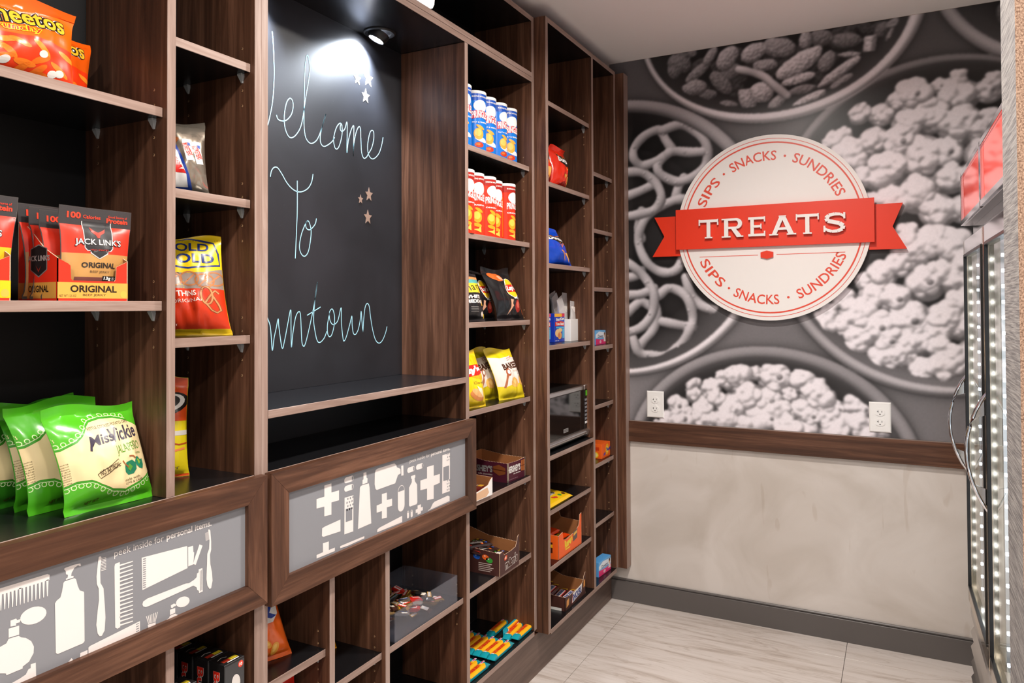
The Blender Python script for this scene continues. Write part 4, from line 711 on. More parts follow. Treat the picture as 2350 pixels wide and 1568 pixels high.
# ---------------------------------------------------------------- eyeball downlights in the niche
def downlight(x, y, label, aim):
    t = thing('recessed_downlight', label, 'light', (x, y, 2.1403), group='eyeball downlights in the niche')
    m = MB(); m.lathe([(0.047, 0), (0.047, -0.003), (0.043, -0.006), (0.034, -0.004), (0.033, 0)], 'black_plastic', 32); m.build('trim_ring', t, True)
    d = Vector(aim).normalized(); q = d.to_track_quat('-Z', 'Y')
    m = MB(); m.lathe([(0.031, 0.0), (0.031, -0.008), (0.027, -0.020), (0.023, -0.024), (0.0225, -0.020)], 'black_plastic', 24)
    e = m.build('eyeball', t, True); e.rotation_mode = 'QUATERNION'; e.rotation_quaternion = q; e.location = (0, 0, -0.001)
    m = MB(); m.lathe([(0.0, -0.0215), (0.0225, -0.0215)], 'spot_white', 24); l = m.build('lens', e); l['label'] = 'glowing white lens'
    s = bpy.data.lights.new('downlight_lamp', 'SPOT'); s.energy = 42; s.color = (0.80, 0.89, 1.0); s.spot_size = R(120); s.spot_blend = 0.75; s.shadow_soft_size = 0.018
    so = bpy.data.objects.new('downlight_lamp', s); COL.objects.link(so); so.rotation_mode = 'QUATERNION'; so.rotation_quaternion = q; so.location = Vector((x, y, 2.139)) + d * 0.030
downlight(-0.182, -1.468, 'black eyeball downlight shining in the top of the chalkboard niche beside the snack tubes', (-0.35, -0.25, -0.9))
downlight(-0.182, -1.905, 'black eyeball downlight at the near end of the chalkboard niche', (-0.35, -0.1, -0.9))

# ---------------------------------------------------------------- standing letters above the niche
t = thing('letter_sign', 'white standing letters on a clear base on top of the niche header', 'sign', (-0.02, -1.46, 2.1757))
m = MB(); m.box(-0.022, 0.012, -0.12, 0.052, 0, 0.004, 'acrylic_pane', 0.0004); m.box(-0.016, 0.004, -0.12, 0.046, 0.004, 0.012, 'acrylic_pane', 0.0004); m.build('clear_base', t)
for ch, y0, y1 in (('n', -0.055, -0.012), ('o', -0.008, 0.042)):
    v, tr, _ = text_tris(ch, 0.04); pts = [(y0 + a * (y1 - y0), 0.014 + b * 0.075) for a, b in v]
    m = MB(); n = len(pts)
    m.mesh([(0.0, a, b) for a, b in pts] + [(-0.012, a, b) for a, b in pts], [q for q in tr] + [tuple(i + n for i in q)[::-1] for q in tr], 'letter_white')
    ed = {}
    for q in tr:
        for i in range(3): ed[tuple(sorted((q[i], q[(i + 1) % 3])))] = ed.get(tuple(sorted((q[i], q[(i + 1) % 3]))), 0) + 1
    m.mesh([(0.0, a, b) for a, b in pts] + [(-0.012, a, b) for a, b in pts], [(i, j, j + n, i + n) for (i, j), c in ed.items() if c == 1], 'letter_white')
    m.build('letter_' + ch, t, fix=False)

# ================================================================ glass door cooler
def cooler():
    t = thing('drinks_cooler', 'two door glass front cooler with red lit header and chrome bow handles', 'cooler', (1.408, -0.20, 0), R(1.0))
    Wd, n = 0.575, 2; D = 0.72; Y1 = -Wd * n
    m = MB()
    for d in ((0.0, D, -0.02, 0, 0.05, 1.60), (0.0, D, Y1, Y1 + 0.02, 0.05, 1.60), (D - 0.02, D, Y1, 0, 0.05, 1.60), (0, D, Y1, 0, 1.56, 1.60), (0.0, D, Y1, 0, 0.05, 0.32)): m.box(*d, 'white_plastic', 0.001)
    m.box(0.03, D - 0.03, Y1 + 0.03, -0.03, 0, 0.05, 'black_plastic'); m.build('cabinet', t)
    for z in (0.62, 0.92, 1.22):
        m = MB(); m.box(0.08, D - 0.03, Y1 + 0.03, -0.03, z, z + 0.008, 'steel', 0.001); m.build('rack', t)
    hd = boxobj('header', t, (-0.035, 0.14, Y1, 0, 1.60, 1.785), 'steel', 0.002)
    for k in range(n):
        y = -Wd * k
        p = boxobj('lit_panel', hd, (-0.038, -0.034, y - Wd + 0.018, y - 0.014, 1.618, 1.768), 'pink_film', 0.0008); p['label'] = 'glowing red panel'
        m = MB()
        for d in ((-0.043, -0.034, y - 0.014, y, 1.60, 1.785), (-0.043, -0.034, y - Wd, y - Wd + 0.018, 1.60, 1.785), (-0.043, -0.034, y - Wd, y, 1.768, 1.785), (-0.043, -0.034, y - Wd, y, 1.60, 1.618)): m.box(*d, 'chrome', 0.001)
        m.build('panel_frame', hd)
    boxobj('top_strip', t, (-0.006, 0.0, Y1, 0, 1.552, 1.60), 'black_gloss', 0.0005)
    for k in range(n):
        y = -Wd * k - 0.003; y2 = y - Wd + 0.006; s = 0.034
        m = MB()
        for d in ((-0.036, 0, y - s, y, 0.305, 1.548), (-0.036, 0, y2, y2 + s, 0.305, 1.548)):
            m.box(*d, 'warm_chrome', 0.003)
        m.box(-0.036, 0, y2, y, 1.548 - 0.05, 1.548, 'chrome', 0.003); m.box(-0.036, 0, y2, y, 0.305, 0.36, 'warm_chrome', 0.004)
        dr = m.build('door', t)
        m = MB()
        for d in ((-0.040, -0.030, y - s - 0.010, y - s - 0.002, 0.36, 1.498), (-0.040, -0.030, y2 + s + 0.002, y2 + s + 0.010, 0.36, 1.498), (-0.040, -0.030, y2 + s, y - s, 1.490, 1.498), (-0.040, -0.030, y2 + s, y - s, 0.36, 0.368)): m.box(*d, 'black_plastic', 0.001)
        m.build('gasket', dr)
        m = MB(); m.face([(-0.028, y - s, 0.36), (-0.028, y2 + s, 0.36), (-0.028, y2 + s, 1.498), (-0.028, y - s, 1.498)], 'pane_glass'); m.build('pane', dr)
        m = MB(); pts = [(-0.034 - 0.052 * math.sin(math.pi * q / 14) ** 0.8, y - 0.017, 0.755 + 0.325 * q / 14) for q in range(15)]
        m.tube(pts, 0.0055, 'chrome', 10)
        for z0, z1 in ((0.757, 0.815), (1.022, 1.078)):
            zz = [z0, z1] if z0 < 0.9 else [z1, z0]
            m.prism([(-0.034, zz[0]), (-0.034, zz[1]), (-0.068, zz[1] + (0.012 if z0 < 0.9 else -0.012))], y - 0.020, y - 0.014, 'chrome', lambda a, b, h: (a, h, b))
        m.build('handle', dr, True)
        st = boxobj('led_strip', t, (-0.005, 0.004, y - 0.150, y - 0.138, 0.37, 1.48), 'steel', 0.001)
        me = MB(); me.box(-0.0035, 0.0035, -0.0035, 0.0035, -0.0045, 0.0045, 'led_white', 0.001); me = me.data('led')
        for z in range(27):
            for x in ((-0.0085,) if k == 0 else (-0.0085, 0.002)):  # near door only: second row of glowing dots beside the first
                o = link(bpy.data.objects.new('led', me), st); o.location = (x, y - 0.144 - (0.034 if x > 0 else 0), 0.395 + z * 0.0408)
    gr = boxobj('grille_frame', t, (-0.03, 0, Y1, 0, 0.255, 0.298), 'steel', 0.002)
    boxobj('grille_backing', t, (-0.005, 0, Y1, 0, 0.03, 0.255), 'black_plastic', 0)
    for z in (0.045, 0.097, 0.149, 0.201):
        m = MB(); m.prism([(-0.032, z), (-0.028, z - 0.004), (-0.005, z + 0.032), (-0.009, z + 0.038)], Y1 + 0.01, -0.01, 'steel', lambda a, b, h: (a, h, b)); m.build('louver', t)
    l = bpy.data.lights.new('cooler_lamp', 'AREA'); l.shape = 'RECTANGLE'; l.size = 1.0; l.size_y = 1.1; l.energy = 9; l.color = (0.82, 0.92, 1.0)
    lo = bpy.data.objects.new('cooler_lamp', l); COL.objects.link(lo); lo.location = (1.45, -0.78, 0.93); lo.rotation_euler = (0, R(90), R(1) + math.pi)
cooler()

# ================================================================ products
def grp(o, g): o['group'] = g; return o
def face_x(yaw): return R(90 + yaw)                  # front (local -Y) turned to the room
def placed(name, label, cat, loc, yaw=0, lean=0, roll=0, group=None):
    o = thing(name, label, cat, loc, 0, group)
    o.rotation_euler = (Matrix.Rotation(face_x(yaw), 3, 'Z') @ Matrix.Rotation(R(roll), 3, 'Y') @ Matrix.Rotation(R(-lean), 3, 'X')).to_euler()
    return o

def bag(name, label, cat, loc, W, Hh, T, base, art=None, yaw=0, lean=0, roll=0, seed=1, bands=None, seal=(0.06, 0.07), curl=0.0, puff=1.0, group=None, nu=26, nv=36, ribs=True):
    """pillow bag: local x across, z up, front towards -y. bands: list of (v0, v1, colour)"""
    o = placed(name, label, cat, loc, yaw, lean, 0, group); sh = math.tan(R(roll))
    sb, st = seal; P = []; Q = []
    for j in range(nv + 1):
        v = j / nv; s = min(max((v - sb) / (1 - sb - st), 0), 1)
        env = math.sin(math.pi * s ** 0.85) ** 0.62 if 0 < s < 1 else 0.0
        hw = W / 2 * (1 - 0.085 * env * puff); fr = []; bk = []
        top = max(0, (v - 1 + st * 1.8) / (st * 1.8)); yc = curl * top * top - 0.15 * T * env
        for i in range(nu + 1):
            u = -1 + 2 * i / nu; e = max(0, 1 - abs(u) ** 2.3) ** 0.75
            n1 = noise.noise(Vector((u * 1.7 + seed * 3.1, v * 2.6, seed))); n2 = noise.noise(Vector((u * 4.2, v * 5.5 + seed, seed * 1.7)))
            near = math.exp(-s * 9) + math.exp(-(1 - s) * 9) if 0 < s < 1 else 0
            cre = near * math.sin(u * 9 + seed * 2 + 3 * n1) * 0.16 + near * n2 * 0.25
            d = T / 2 * e * (env * (1 + 0.35 * n1 + 0.22 * n2) + 0.55 * env ** 0.3 * cre * (1 if env else 0))
            wob = 0.05 * T * math.sin(u * 4 + seed) * (1 - env); z = v * Hh + (0.006 if T > 0.03 else 0.0) * math.sin(u * 3 + seed) * (1 if v > 0.9 else 0) * top
            x = u * hw + sh * z
            fr.append(Vector((x, yc + wob - d - 0.0004, z))); bk.append(Vector((x, yc + wob + d * 0.8 + 0.0004, z)))
        P.append(fr); Q.append(bk)
    m = MB(); nn = (nu + 1)
    vs = [p for r in P for p in r] + [p for r in Q for p in r]; off = nn * (nv + 1)
    def colat(v):
        for a, b, c in bands or []:
            if a <= v < b: return film(c).name
        return base if base in MATS else film(base).name
    for j in range(nv):
        mt = colat((j + 0.5) / nv); k = m.mi(mt)
    m.v = [tuple(p) for p in vs]
    for j in range(nv):
        k = m.mi(colat((j + 0.5) / nv))
        for i in range(nu):
            a = j * nn + i; m.f.append((a, a + 1, a + nn + 1, a + nn)); m.m.append(k)
            a += off; m.f.append((a + 1, a, a + nn, a + nn + 1)); m.m.append(k)
        for i in (0, nu):
            a = j * nn + i; m.f.append((a, a + nn, a + nn + off, a + off)); m.m.append(k)
    m.build('pouch', o, True)
    if art:
        def fn(x, y, h):
            fu = min(max((x + 1) / 2 * nu, 0), nu - 1e-6); fv = min(max(y * nv, 0), nv - 1e-6); i, j = int(fu), int(fv); a, b = fu - i, fv - j
            p = (P[j][i] * (1 - a) + P[j][i + 1] * a) * (1 - b) + (P[j + 1][i] * (1 - a) + P[j + 1][i + 1] * a) * b
            n = (P[j][i + 1] - P[j][i]).cross(P[j + 1][i] - P[j][i]); n.normalize()
            return p + n * h
        A = Art(fn, (2 / nu, 1 / nv), (-0.985, 0.985, 0.005, 0.995)); A.lift = 0.0003; A.asp = Hh / (W / 2); A.smooth = True
        art(A); A.build('printed_design', o)
    return o

# --- print designs (x -1..1 across, y 0..1 up)
def art_cheetos(A):
    A.rect('e8380c', -1, 0, 1, 0.47); 
    rr = random.Random(5)
    for k in range(16):
        A.ell(rr.choice(['f08a24', 'f27a1c', 'e86a14']), rr.uniform(-0.9, 0.9), rr.uniform(0.05, 0.4), 0.22, 0.035, 1, rr.uniform(-40, 40), 12)
    for x, y in ((0.52, 0.12), (0.66, 0.14), (0.3, 0.30), (-0.4, 0.15)): A.ell('dcd6cf', x, y, 0.10, 0.04, 2, 20, 14)
    A.text('ffffff', 'Cheetos', -0.92, 0.60, 0.80, 0.87, 1, 0.13, 4); A.text('17120f', 'Cheetos', -0.92, 0.60, 0.80, 0.87, 2, 0.085, 4); A.text('f2b52c', 'Cheetos', -0.90, 0.61, 0.78, 0.86, 3, 0.02, 4)
    A.text('f6d321', 'crunchy', -0.70, 0.49, 0.28, 0.60, 2, 0.07, 3); A.text('d2231a', 'crunchy', -0.68, 0.50, 0.26, 0.59, 3, 0.01, 3)
def art_vickie(A):
    f0 = A.fn; A.fn = lambda x, y, h: f0(x - 0.15, y, h); A.clip = (-0.835, 1.135, 0.005, 0.995)
    body = [(-1, 0.25), (-0.62, 0.30), (-0.35, 0.29), (0.1, 0.17), (0.4, 0.14), (0.8, 0.19), (1.2, 0.28), (1.2, 0.72), (0.85, 0.80), (0.55, 0.845), (0.25, 0.85), (0.02, 0.83), (-0.1, 0.79), (-0.28, 0.70), (-0.42, 0.65), (-0.75, 0.60), (-1, 0.60)]
    A.poly('e8d2a0', body, 1)
    lo, up = body[:7], body[8:]
    for pts, sg in ((lo, -1), (up, 1)):
        A.line('3f9a24', [(x, y + sg * 0.012) for x, y in pts], 0.03, 0, 0.016); A.line('d9efb4', [(x, y + sg * 0.026) for x, y in pts], 0.012, 0, 0.006)
        for (xa, ya), (xb, yb) in zip(pts[:-1], pts[1:]):
            n = max(1, int(abs(xb - xa) / 0.12))
            for k in range(n):
                q = (k + 0.5) / n; A.ring('d9efb4', xa + (xb - xa) * q, ya + (yb - ya) * q + sg * 0.045, 0.055, 0.024, 0.016, 0, 10, 0, 360, 0.008)
    A.text('5a4a2a', 'KETTLE COOKED POTATO CHIPS', -0.12, 0.765, 0.88, 0.795, 2, 0.0, 4)
    A.text('3a3346', 'Miss', -0.22, 0.60, 0.38, 0.70, 2, 0.02, 8, 0.3); A.text('3a3346', 'Vickie', 0.30, 0.615, 0.98, 0.755, 2, 0.02, 6, 0.3)
    A.line('3a3346', [(-0.22, 0.55), (-0.17, 0.62), (-0.14, 0.69)], 0.05, 2, 0.02)
    A.text('4f8a2a', 'JALAPENO', 0.30, 0.47, 0.98, 0.575, 2, 0.0, 5); A.text('4f8a2a', '~', 0.76, 0.575, 0.84, 0.59, 2, 0.02)
    A.text('6a8a3a', 'FLAVORED', 0.78, 0.455, 0.97, 0.475, 2)
    A.poly('1f7a5a', [(0.44, 0.30), (0.52, 0.265), (0.66, 0.27), (0.73, 0.31), (0.72, 0.37), (0.62, 0.405), (0.5, 0.39), (0.44, 0.35)], 2); A.poly('5aa03a', [(0.5, 0.34), (0.58, 0.30), (0.64, 0.34), (0.56, 0.375)], 3)
    A.poly('1f7a5a', [(0.70, 0.39), (0.76, 0.43), (0.84, 0.425), (0.90, 0.39), (0.97, 0.40), (0.965, 0.34), (0.90, 0.30), (0.82, 0.31), (0.74, 0.345)], 3); A.poly('7fae3c', [(0.76, 0.40), (0.83, 0.405), (0.88, 0.37), (0.80, 0.35)], 4)
    A.line('9a5a34', [(0.40, 0.41), (0.46, 0.37), (0.55, 0.34)], 0.03, 4, 0.012); A.line('9a5a34', [(0.58, 0.445), (0.66, 0.44), (0.72, 0.415)], 0.03, 4, 0.012)
    A.text('4a3a22', 'NO ARTIFICIAL', -0.16, 0.335, 0.32, 0.385, 3, 0.01, 16)
    A.line('4a3a22', [(-0.22, 0.325), (0.29, 0.435), (0.34, 0.392), (-0.16, 0.282), (-0.22, 0.325)], 0.016, 2, 0.007)
    A.text('5a4a2a', 'made with', 0.40, 0.215, 0.80, 0.24, 2, 0, 6); A.text('5a4a2a', 'LOVE & CARE', 0.42, 0.185, 0.86, 0.208, 2, 0, 6)
    for k in range(9): A.text('6a5a34', ['with the', 'potatoes', 'seasoned', 'farm fresh', 'kettle', 'slow and', 'the finest', 'jalapeno', 'growing'][k], -0.93, 0.285 + 0.022 * k, -0.70, 0.298 + 0.022 * k, 2, 0, 8)
    A.text('4a3a12', 'NET WT.', -0.45, 0.075, -0.15, 0.105, 1, 0.01, 6); A.text('e8e0a0', "Vickie's", -1.0, 0.68, -0.80, 0.73, 1, 0.01, 8)
def art_musk(A):
    A.poly('20409a', [(-1, 0.62), (-0.1, 0.75), (0.25, 0.45), (0.45, 0.2), (0.5, 0.05), (0.3, 0.02), (-1, 0.02)], 0)
    A.poly('f4f1ee', [(-1, 0.58), (-0.14, 0.70), (0.16, 0.45), (0.36, 0.2), (0.38, 0.07), (-1, 0.05)], 1)
    A.text('d8241c', 'MUSK', -0.75, 0.24, 0.40, 0.48, 2, 0.07, -62, 0.2); A.text('d8241c', '3', -0.95, 0.08, -0.45, 0.28, 2, 0.08)
    A.poly('5a3218', [(-1, 0.74), (0.0, 0.82), (0.12, 0.70), (-0.2, 0.62), (-1, 0.60)], 2); A.poly('8a4a20', [(-0.6, 0.68), (0.05, 0.70), (0.2, 0.66), (0.1, 0.60), (-0.5, 0.59)], 3); A.poly('c07a40', [(-0.35, 0.66), (0.06, 0.67), (0.08, 0.62), (-0.3, 0.61)], 4)
    for x, y in ((0.42, 0.52), (0.72, 0.5)):
        A.poly('d9d4d0', [(x - 0.16, y + 0.14), (x + 0.1, y + 0.15), (x + 0.2, y - 0.13), (x - 0.02, y - 0.15)], 2)
        A.text('c8342a', 'MUSKETEERS', x - 0.2, y - 0.03, x + 0.24, y + 0.04, 3, 0.03, -68, 0); A.rect('3a58a8', x + 0.02, y + 0.06, x + 0.12, y + 0.1, 3)
def art_rold(A):
    A.poly('f2d01e', [(-1, 0.64), (-0.5, 0.615), (0, 0.605), (0.5, 0.62), (1, 0.66), (1, 1), (-1, 1)], 0)
    A.poly('9a8a80', [(-1, 0.64), (-0.5, 0.615), (0, 0.605), (0.5, 0.62), (1, 0.66), (1, 0.45), (-1, 0.45)], 0)
    A.poly('d83a18', [(-1, 0.06), (1, 0.06), (1, 0.45), (-1, 0.45)], 1); A.rect('f2c81e', -1, 0, 1, 0.062, 1)
    sh = [(-0.93, 0.70), (0, 0.655), (0.93, 0.695), (0.9, 0.82), (0.78, 0.93), (0, 0.985), (-0.78, 0.93), (-0.9, 0.82)]
    A.line('2a3a80', sh + [sh[0]], 0.05, 1, 0.018)
    A.text('22357e', 'ROLD', -0.62, 0.835, 0.64, 0.925, 2, 0.02); A.text('22357e', 'GOLD', -0.72, 0.71, 0.78, 0.81, 2, 0.025)
    for cx, cy in ((-0.5, 0.54), (0.0, 0.55), (0.45, 0.53), (0.75, 0.55), (-0.8, 0.5)):
        A.ring('c07a4a', cx, cy, 0.3, 0.075, 0.05, 1, 18, 0, 360, 0.014); A.line('c9845a', [(cx - 0.2, cy - 0.06), (cx + 0.15, cy + 0.04)], 0.05, 1, 0.014)
    A.text('f6ebe2', 'THINS', -0.42, 0.375, 0.16, 0.43, 2, 0.025, 3); A.text('f6ebe2', 'ORIGINAL', -0.58, 0.315, 0.36, 0.35, 2, 0.0, 4)
    pr = ell_pts(0.46, 0.38, 0.17, 0.085, 0, 18) ; A.line('8a4a24', pr + [pr[0]], 0.09, 2, 0.022); A.line('c88a5a', pr + [pr[0]], 0.05, 3, 0.013)
    for p in ([(0.4, 0.31), (0.62, 0.40), (0.72, 0.43), (0.82, 0.40)], [(0.60, 0.40), (0.78, 0.29), (0.82, 0.24), (0.7, 0.215), (0.55, 0.24), (0.42, 0.30)]):
        A.line('8a4a24', p, 0.09, 2, 0.022); A.line('c88a5a', p, 0.05, 3, 0.013)
    A.text('f0cfc0', 'NET WT', -0.9, 0.09, -0.5, 0.11, 2)
def art_yellow(A):
    A.rect('e8541a', -1, 0.55, 1, 1, 0); A.ell('17120f', 0.3, 0.72, 0.75, 0.11, 1, 10); A.ell('f3f0ea', 0.25, 0.725, 0.66, 0.09, 2, 10); A.ell('17120f', 0.2, 0.73, 0.55, 0.07, 3, 10)
    A.rect('d8d2c8', -1, 0.41, 1, 0.455, 1); A.line('b84a20', [(-1, 0.37), (0.2, 0.36), (0.7, 0.32), (1, 0.33)], 0.05, 1, 0.014); A.rect('e8541a', -1, 0, 1, 0.03, 1)
    A.line('f08a50', [(-1, 0.24), (0.2, 0.25), (0.9, 0.28)], 0.08, 1, 0.02); A.text('3a3010', 'NET WT', -0.3, 0.07, 0.7, 0.09, 1, 0, 8)
def art_smart(A):
    A.rect('1d1c1e', -1, 0, 1, 1, 0); A.rect('f0d034', -1, 0.56, 1, 0.76, 1); A.text('3a3016', 'smart', -0.8, 0.60, 0.9, 0.72, 2, 0.0, 6); A.rect('5aa8a8', -1, 0.76, 1, 0.84, 1); A.rect('e0905a', -1, 0.84, 1, 0.9, 1)
    A.text('f1ece6', 'WHITE', -0.6, 0.44, 0.62, 0.51, 1, 0.05); A.text('f1ece6', 'CHEDDAR', -0.75, 0.35, 0.85, 0.42, 1, 0.05)
    for k in range(4): A.rect('8a8682', -0.3, 0.18 + 0.03 * k, 0.4, 0.19 + 0.03 * k, 1)
    A.ell('ecd9c8', 0.72, 0.14, 0.12, 0.05, 1, 70); A.ell('f0b84a', 0.85, 0.36, 0.14, 0.07, 1, 80); A.rect('e8c81e', 0.86, 0.06, 0.92, 0.14, 1)
def art_bbq(A):
    A.ell('e8662a', -0.30, 0.83, 0.42, 0.085, 1, -14); A.ell('f0a080', -0.05, 0.80, 0.16, 0.035, 2, -40)
    A.ell('f3e9dc', 0.42, 0.60, 0.43, 0.20, 1); A.ell('f2c21e', 0.42, 0.60, 0.38, 0.185, 2); A.poly('cf2318', [(0.04, 0.66), (0.8, 0.68), (0.82, 0.58), (0.75, 0.53), (0.1, 0.52), (0.03, 0.58)], 3)
    A.text('f6f1ea', "Lay's", 0.08, 0.535, 0.76, 0.655, 4, 0.05, 4); A.text('efe9e2', 'Barbecue', 0.3, 0.385, 0.92, 0.42, 1, 0.03); A.text('cfc8c0', 'flavored', 0.55, 0.355, 0.85, 0.375, 1)
    A.ell('a02a22', 0.48, 0.25, 0.3, 0.085, 1, 60); A.ell('c85a4a', 0.48, 0.27, 0.16, 0.05, 2, 60)
    A.poly('e0a888', [(0.0, 0.38), (0.2, 0.37), (0.12, 0.30), (0.18, 0.26), (-0.02, 0.2), (-0.3, 0.12), (-0.4, 0.09), (-0.1, 0.24), (-0.04, 0.3)], 1); A.rect('2a292c', 0.2, 0.18, 0.9, 0.26, 0); A.poly('d86a34', [(0.84, 0.4), (0.93, 0.4), (0.97, 0.1), (0.92, 0.1)], 1)
def art_baked(A):
    A.poly('ece0d6', [(-1, 0.26), (-0.5, 0.235), (0, 0.27), (0.4, 0.26), (1, 0.34), (1, 0.80), (0.4, 0.82), (-0.2, 0.80), (-1, 0.84)], 0)
    A.poly('f2e4d8', [(0.10, 0.80), (0.62, 0.84), (0.64, 0.77), (0.42, 0.72), (0.2, 0.74)], 1); A.poly('c8342a', [(0.12, 0.79), (0.64, 0.825), (0.6, 0.765), (0.2, 0.74)], 1); A.text('f6f1ea', "Lay's", 0.16, 0.745, 0.6, 0.81, 2, 0.03, 5)
    A.text('4a2a1a', 'BAKED', -0.38, 0.575, 0.95, 0.70, 1, 0.05, 5); A.rect('c9bcb0', 0.3, 0.51, 0.72, 0.545, 1); A.text('7a6a5a', 'original', 0.5, 0.46, 0.85, 0.48, 1)
    A.line('b06a44', [(-0.62, 0.22), (-0.4, 0.36), (-0.25, 0.46)], 0.14, 1, 0.035); A.ell('a85a38', -0.15, 0.51, 0.2, 0.06, 1, 60); A.ell('efe9e2', -0.13, 0.515, 0.11, 0.035, 2, 60)
    A.poly('eab45e', [(-0.15, 0.32), (-0.02, 0.385), (0.2, 0.41), (0.42, 0.36), (0.5, 0.26), (0.3, 0.2), (0.0, 0.22), (-0.16, 0.27)], 1); A.poly('f0c87e', [(0.0, 0.33), (0.2, 0.37), (0.36, 0.32), (0.15, 0.26)], 2)
    A.ell('eab45e', 0.78, 0.33, 0.22, 0.1, 1, 40)
def art_classic(A):
    A.poly('cf2318', [(-0.9, 0.72), (0.75, 0.74), (0.9, 0.60), (0.6, 0.55), (-0.9, 0.52)], 1); A.text('f6f1ea', "Lay's", -0.75, 0.55, 0.75, 0.71, 2, 0.06, 4); A.poly('f2b01e', [(-0.2, 0.53), (0.7, 0.55), (0.85, 0.58), (0.9, 0.48), (0.5, 0.47)], 1)
    A.text('8a6a1e', 'Classic', -0.1, 0.395, 0.85, 0.44, 1)
    A.ell('d8874a', 0.1, 0.20, 0.6, 0.085, 1, -14); A.ell('e8b070', 0.1, 0.24, 0.5, 0.06, 2, -20); A.ell('f4e2b8', 0.45, 0.24, 0.3, 0.03, 3, -55); A.ell('f6e8c4', 0.3, 0.27, 0.34, 0.03, 3, -50)
def art_dorito(A, red=True):
    c = 'e03018' if red else '1a50c8'
    A.poly('26201f', [(-0.5, 0.80), (0.9, 0.74), (1, 0.60), (0.2, 0.52), (-0.3, 0.63)], 1); A.line('f0862e', [(-0.45, 0.82), (0.1, 0.74), (0.9, 0.78)], 0.07, 1, 0.018); A.line('f0862e', [(0.3, 0.58), (0.42, 0.46), (0.7, 0.58)], 0.09, 1, 0.022)
    A.text('f4f0ec', 'Doritos', -0.45, 0.62, 0.98, 0.74, 2, 0.06, -4)
    A.poly('f0a040', [(0.0, 0.36), (0.5, 0.37), (0.35, 0.12)], 1); A.poly('f0b050', [(0.52, 0.32), (0.85, 0.32), (0.7, 0.08)], 1); A.poly('f4bc62', [(0.1, 0.335), (0.42, 0.34), (0.34, 0.2)], 2)
    if red: A.poly('8a1a10', [(-0.6, 0.05), (0.9, 0.05), (0.7, 0.16), (0.1, 0.2), (-0.3, 0.14)], 1)
def art_mix(A):
    A.poly('f1ece6', [(-1, 0.50), (-0.2, 0.50), (0.55, 0.52), (0.85, 0.60), (0.9, 0.78), (0.4, 0.80), (-0.1, 0.95), (-1, 0.95)], 1); A.text('c8342a', 'snack', -0.8, 0.73, 0.5, 0.90, 2, 0.03, 10); A.text('1c3c9c', 'mix', -0.7, 0.53, 0.75, 0.72, 2, 0.07, 10)
    for x, y, r in ((-0.3, 0.2, 30), (0.1, 0.26, -30), (0.4, 0.16, 50), (-0.6, 0.3, 0), (-0.1, 0.1, 20)): A.ell('e8a03c', x, y, 0.25, 0.05, 1, r); A.ell('f0bc62', x, y + 0.01, 0.15, 0.025, 2, r)
    A.ell('b86a34', -0.1, 0.34, 0.16, 0.05, 2)
def art_red(A):
    A.poly('f2c21e', [(-0.5, 0.74), (0.3, 0.80), (0.35, 0.70), (-0.4, 0.66)], 1); A.line('17120f', [(-0.3, 0.72), (0.2, 0.75)], 0.1, 2, 0.03); A.poly('f0862e', [(-0.9, 0.66), (0.2, 0.72), (0.5, 0.5), (-0.8, 0.4)], 1); A.poly('d9d4d0', [(0.0, 0.85), (0.25, 0.9), (0.1, 0.5), (-0.1, 0.5)], 2)

GB = 'green jalapeno chip bags'  # films darken towards the back: shelf shade put into their colour
SH1 = 0.985
bag('chip_bag', 'front green and cream chip bag reading Miss Vickie Jalapeno on the counter shelf', 'chip bag', (-0.040, -2.402, SH1), 0.162, 0.178, 0.054, '4fb01e', art_vickie, -2, 13, -7, 3, group=GB, seal=(0.07, 0.10), curl=-0.008)
bag('chip_bag', 'green chip bag directly behind the front jalapeno bag', 'chip bag', (-0.105, -2.425, SH1), 0.160, 0.186, 0.046, '459f1c', art_vickie, 2, 11, -8, 7, group=GB, seal=(0.07, 0.10), curl=-0.006)
bag('chip_bag', 'third green chip bag from the front, its left part showing', 'chip bag', (-0.160, -2.425, SH1), 0.155, 0.182, 0.042, '3f9a1c', art_vickie, 10, 8, -6, 11, group=GB, seal=(0.07, 0.10))
bag('chip_bag', 'rearmost dark green chip bag, a sliver at the left of the row', 'chip bag', (-0.203, -2.452, SH1), 0.15, 0.172, 0.034, '2f7a1c', art_vickie, 12, 3, -7, 5, group=GB, seal=(0.07, 0.10))
bag('snack_bag', 'orange puffs bag in front on the top left shelf reading Cheetos', 'snack bag', (-0.068, -2.540, 1.6927), 0.165, 0.140, 0.045, 'f0640c', art_cheetos, -6, 10, 3, 2, group='orange puffs bags', seal=(0.05, 0.13), curl=-0.012)
bag('snack_bag', 'orange puffs bag leaning behind the front one on the top left shelf', 'snack bag', (-0.140, -2.462, 1.6927), 0.150, 0.134, 0.04, 'e85a0a', art_cheetos, -2, 10, 10, 9, group='orange puffs bags', seal=(0.05, 0.13), curl=0.006)
bag('candy_bag', 'silver and brown candy bag with red MUSK lettering beside the walnut divider', 'candy bag', (-0.078, -2.246, 1.550), 0.125, 0.158, 0.055, 'foil_silver', art_musk, -38, 9, -3, 4, seal=(0.03, 0.10), curl=0.02)
bag('pretzel_bag', 'yellow and red pretzel bag reading Rold Gold', 'pretzel bag', (-0.085, -2.188, 1.2714), 0.134, 0.203, 0.062, 'e0b81e', art_rold, -45, 8, -7, 6, seal=(0.03, 0.03))
bag('snack_bag', 'orange topped yellow snack bag half hidden by the divider on the counter shelf', 'snack bag', (-0.150, -2.231, SH1), 0.12, 0.205, 0.05, 'e8d21e', art_yellow, -32, 6, 0, 8, seal=(0.03, 0.12))
Z4 = 1.2785
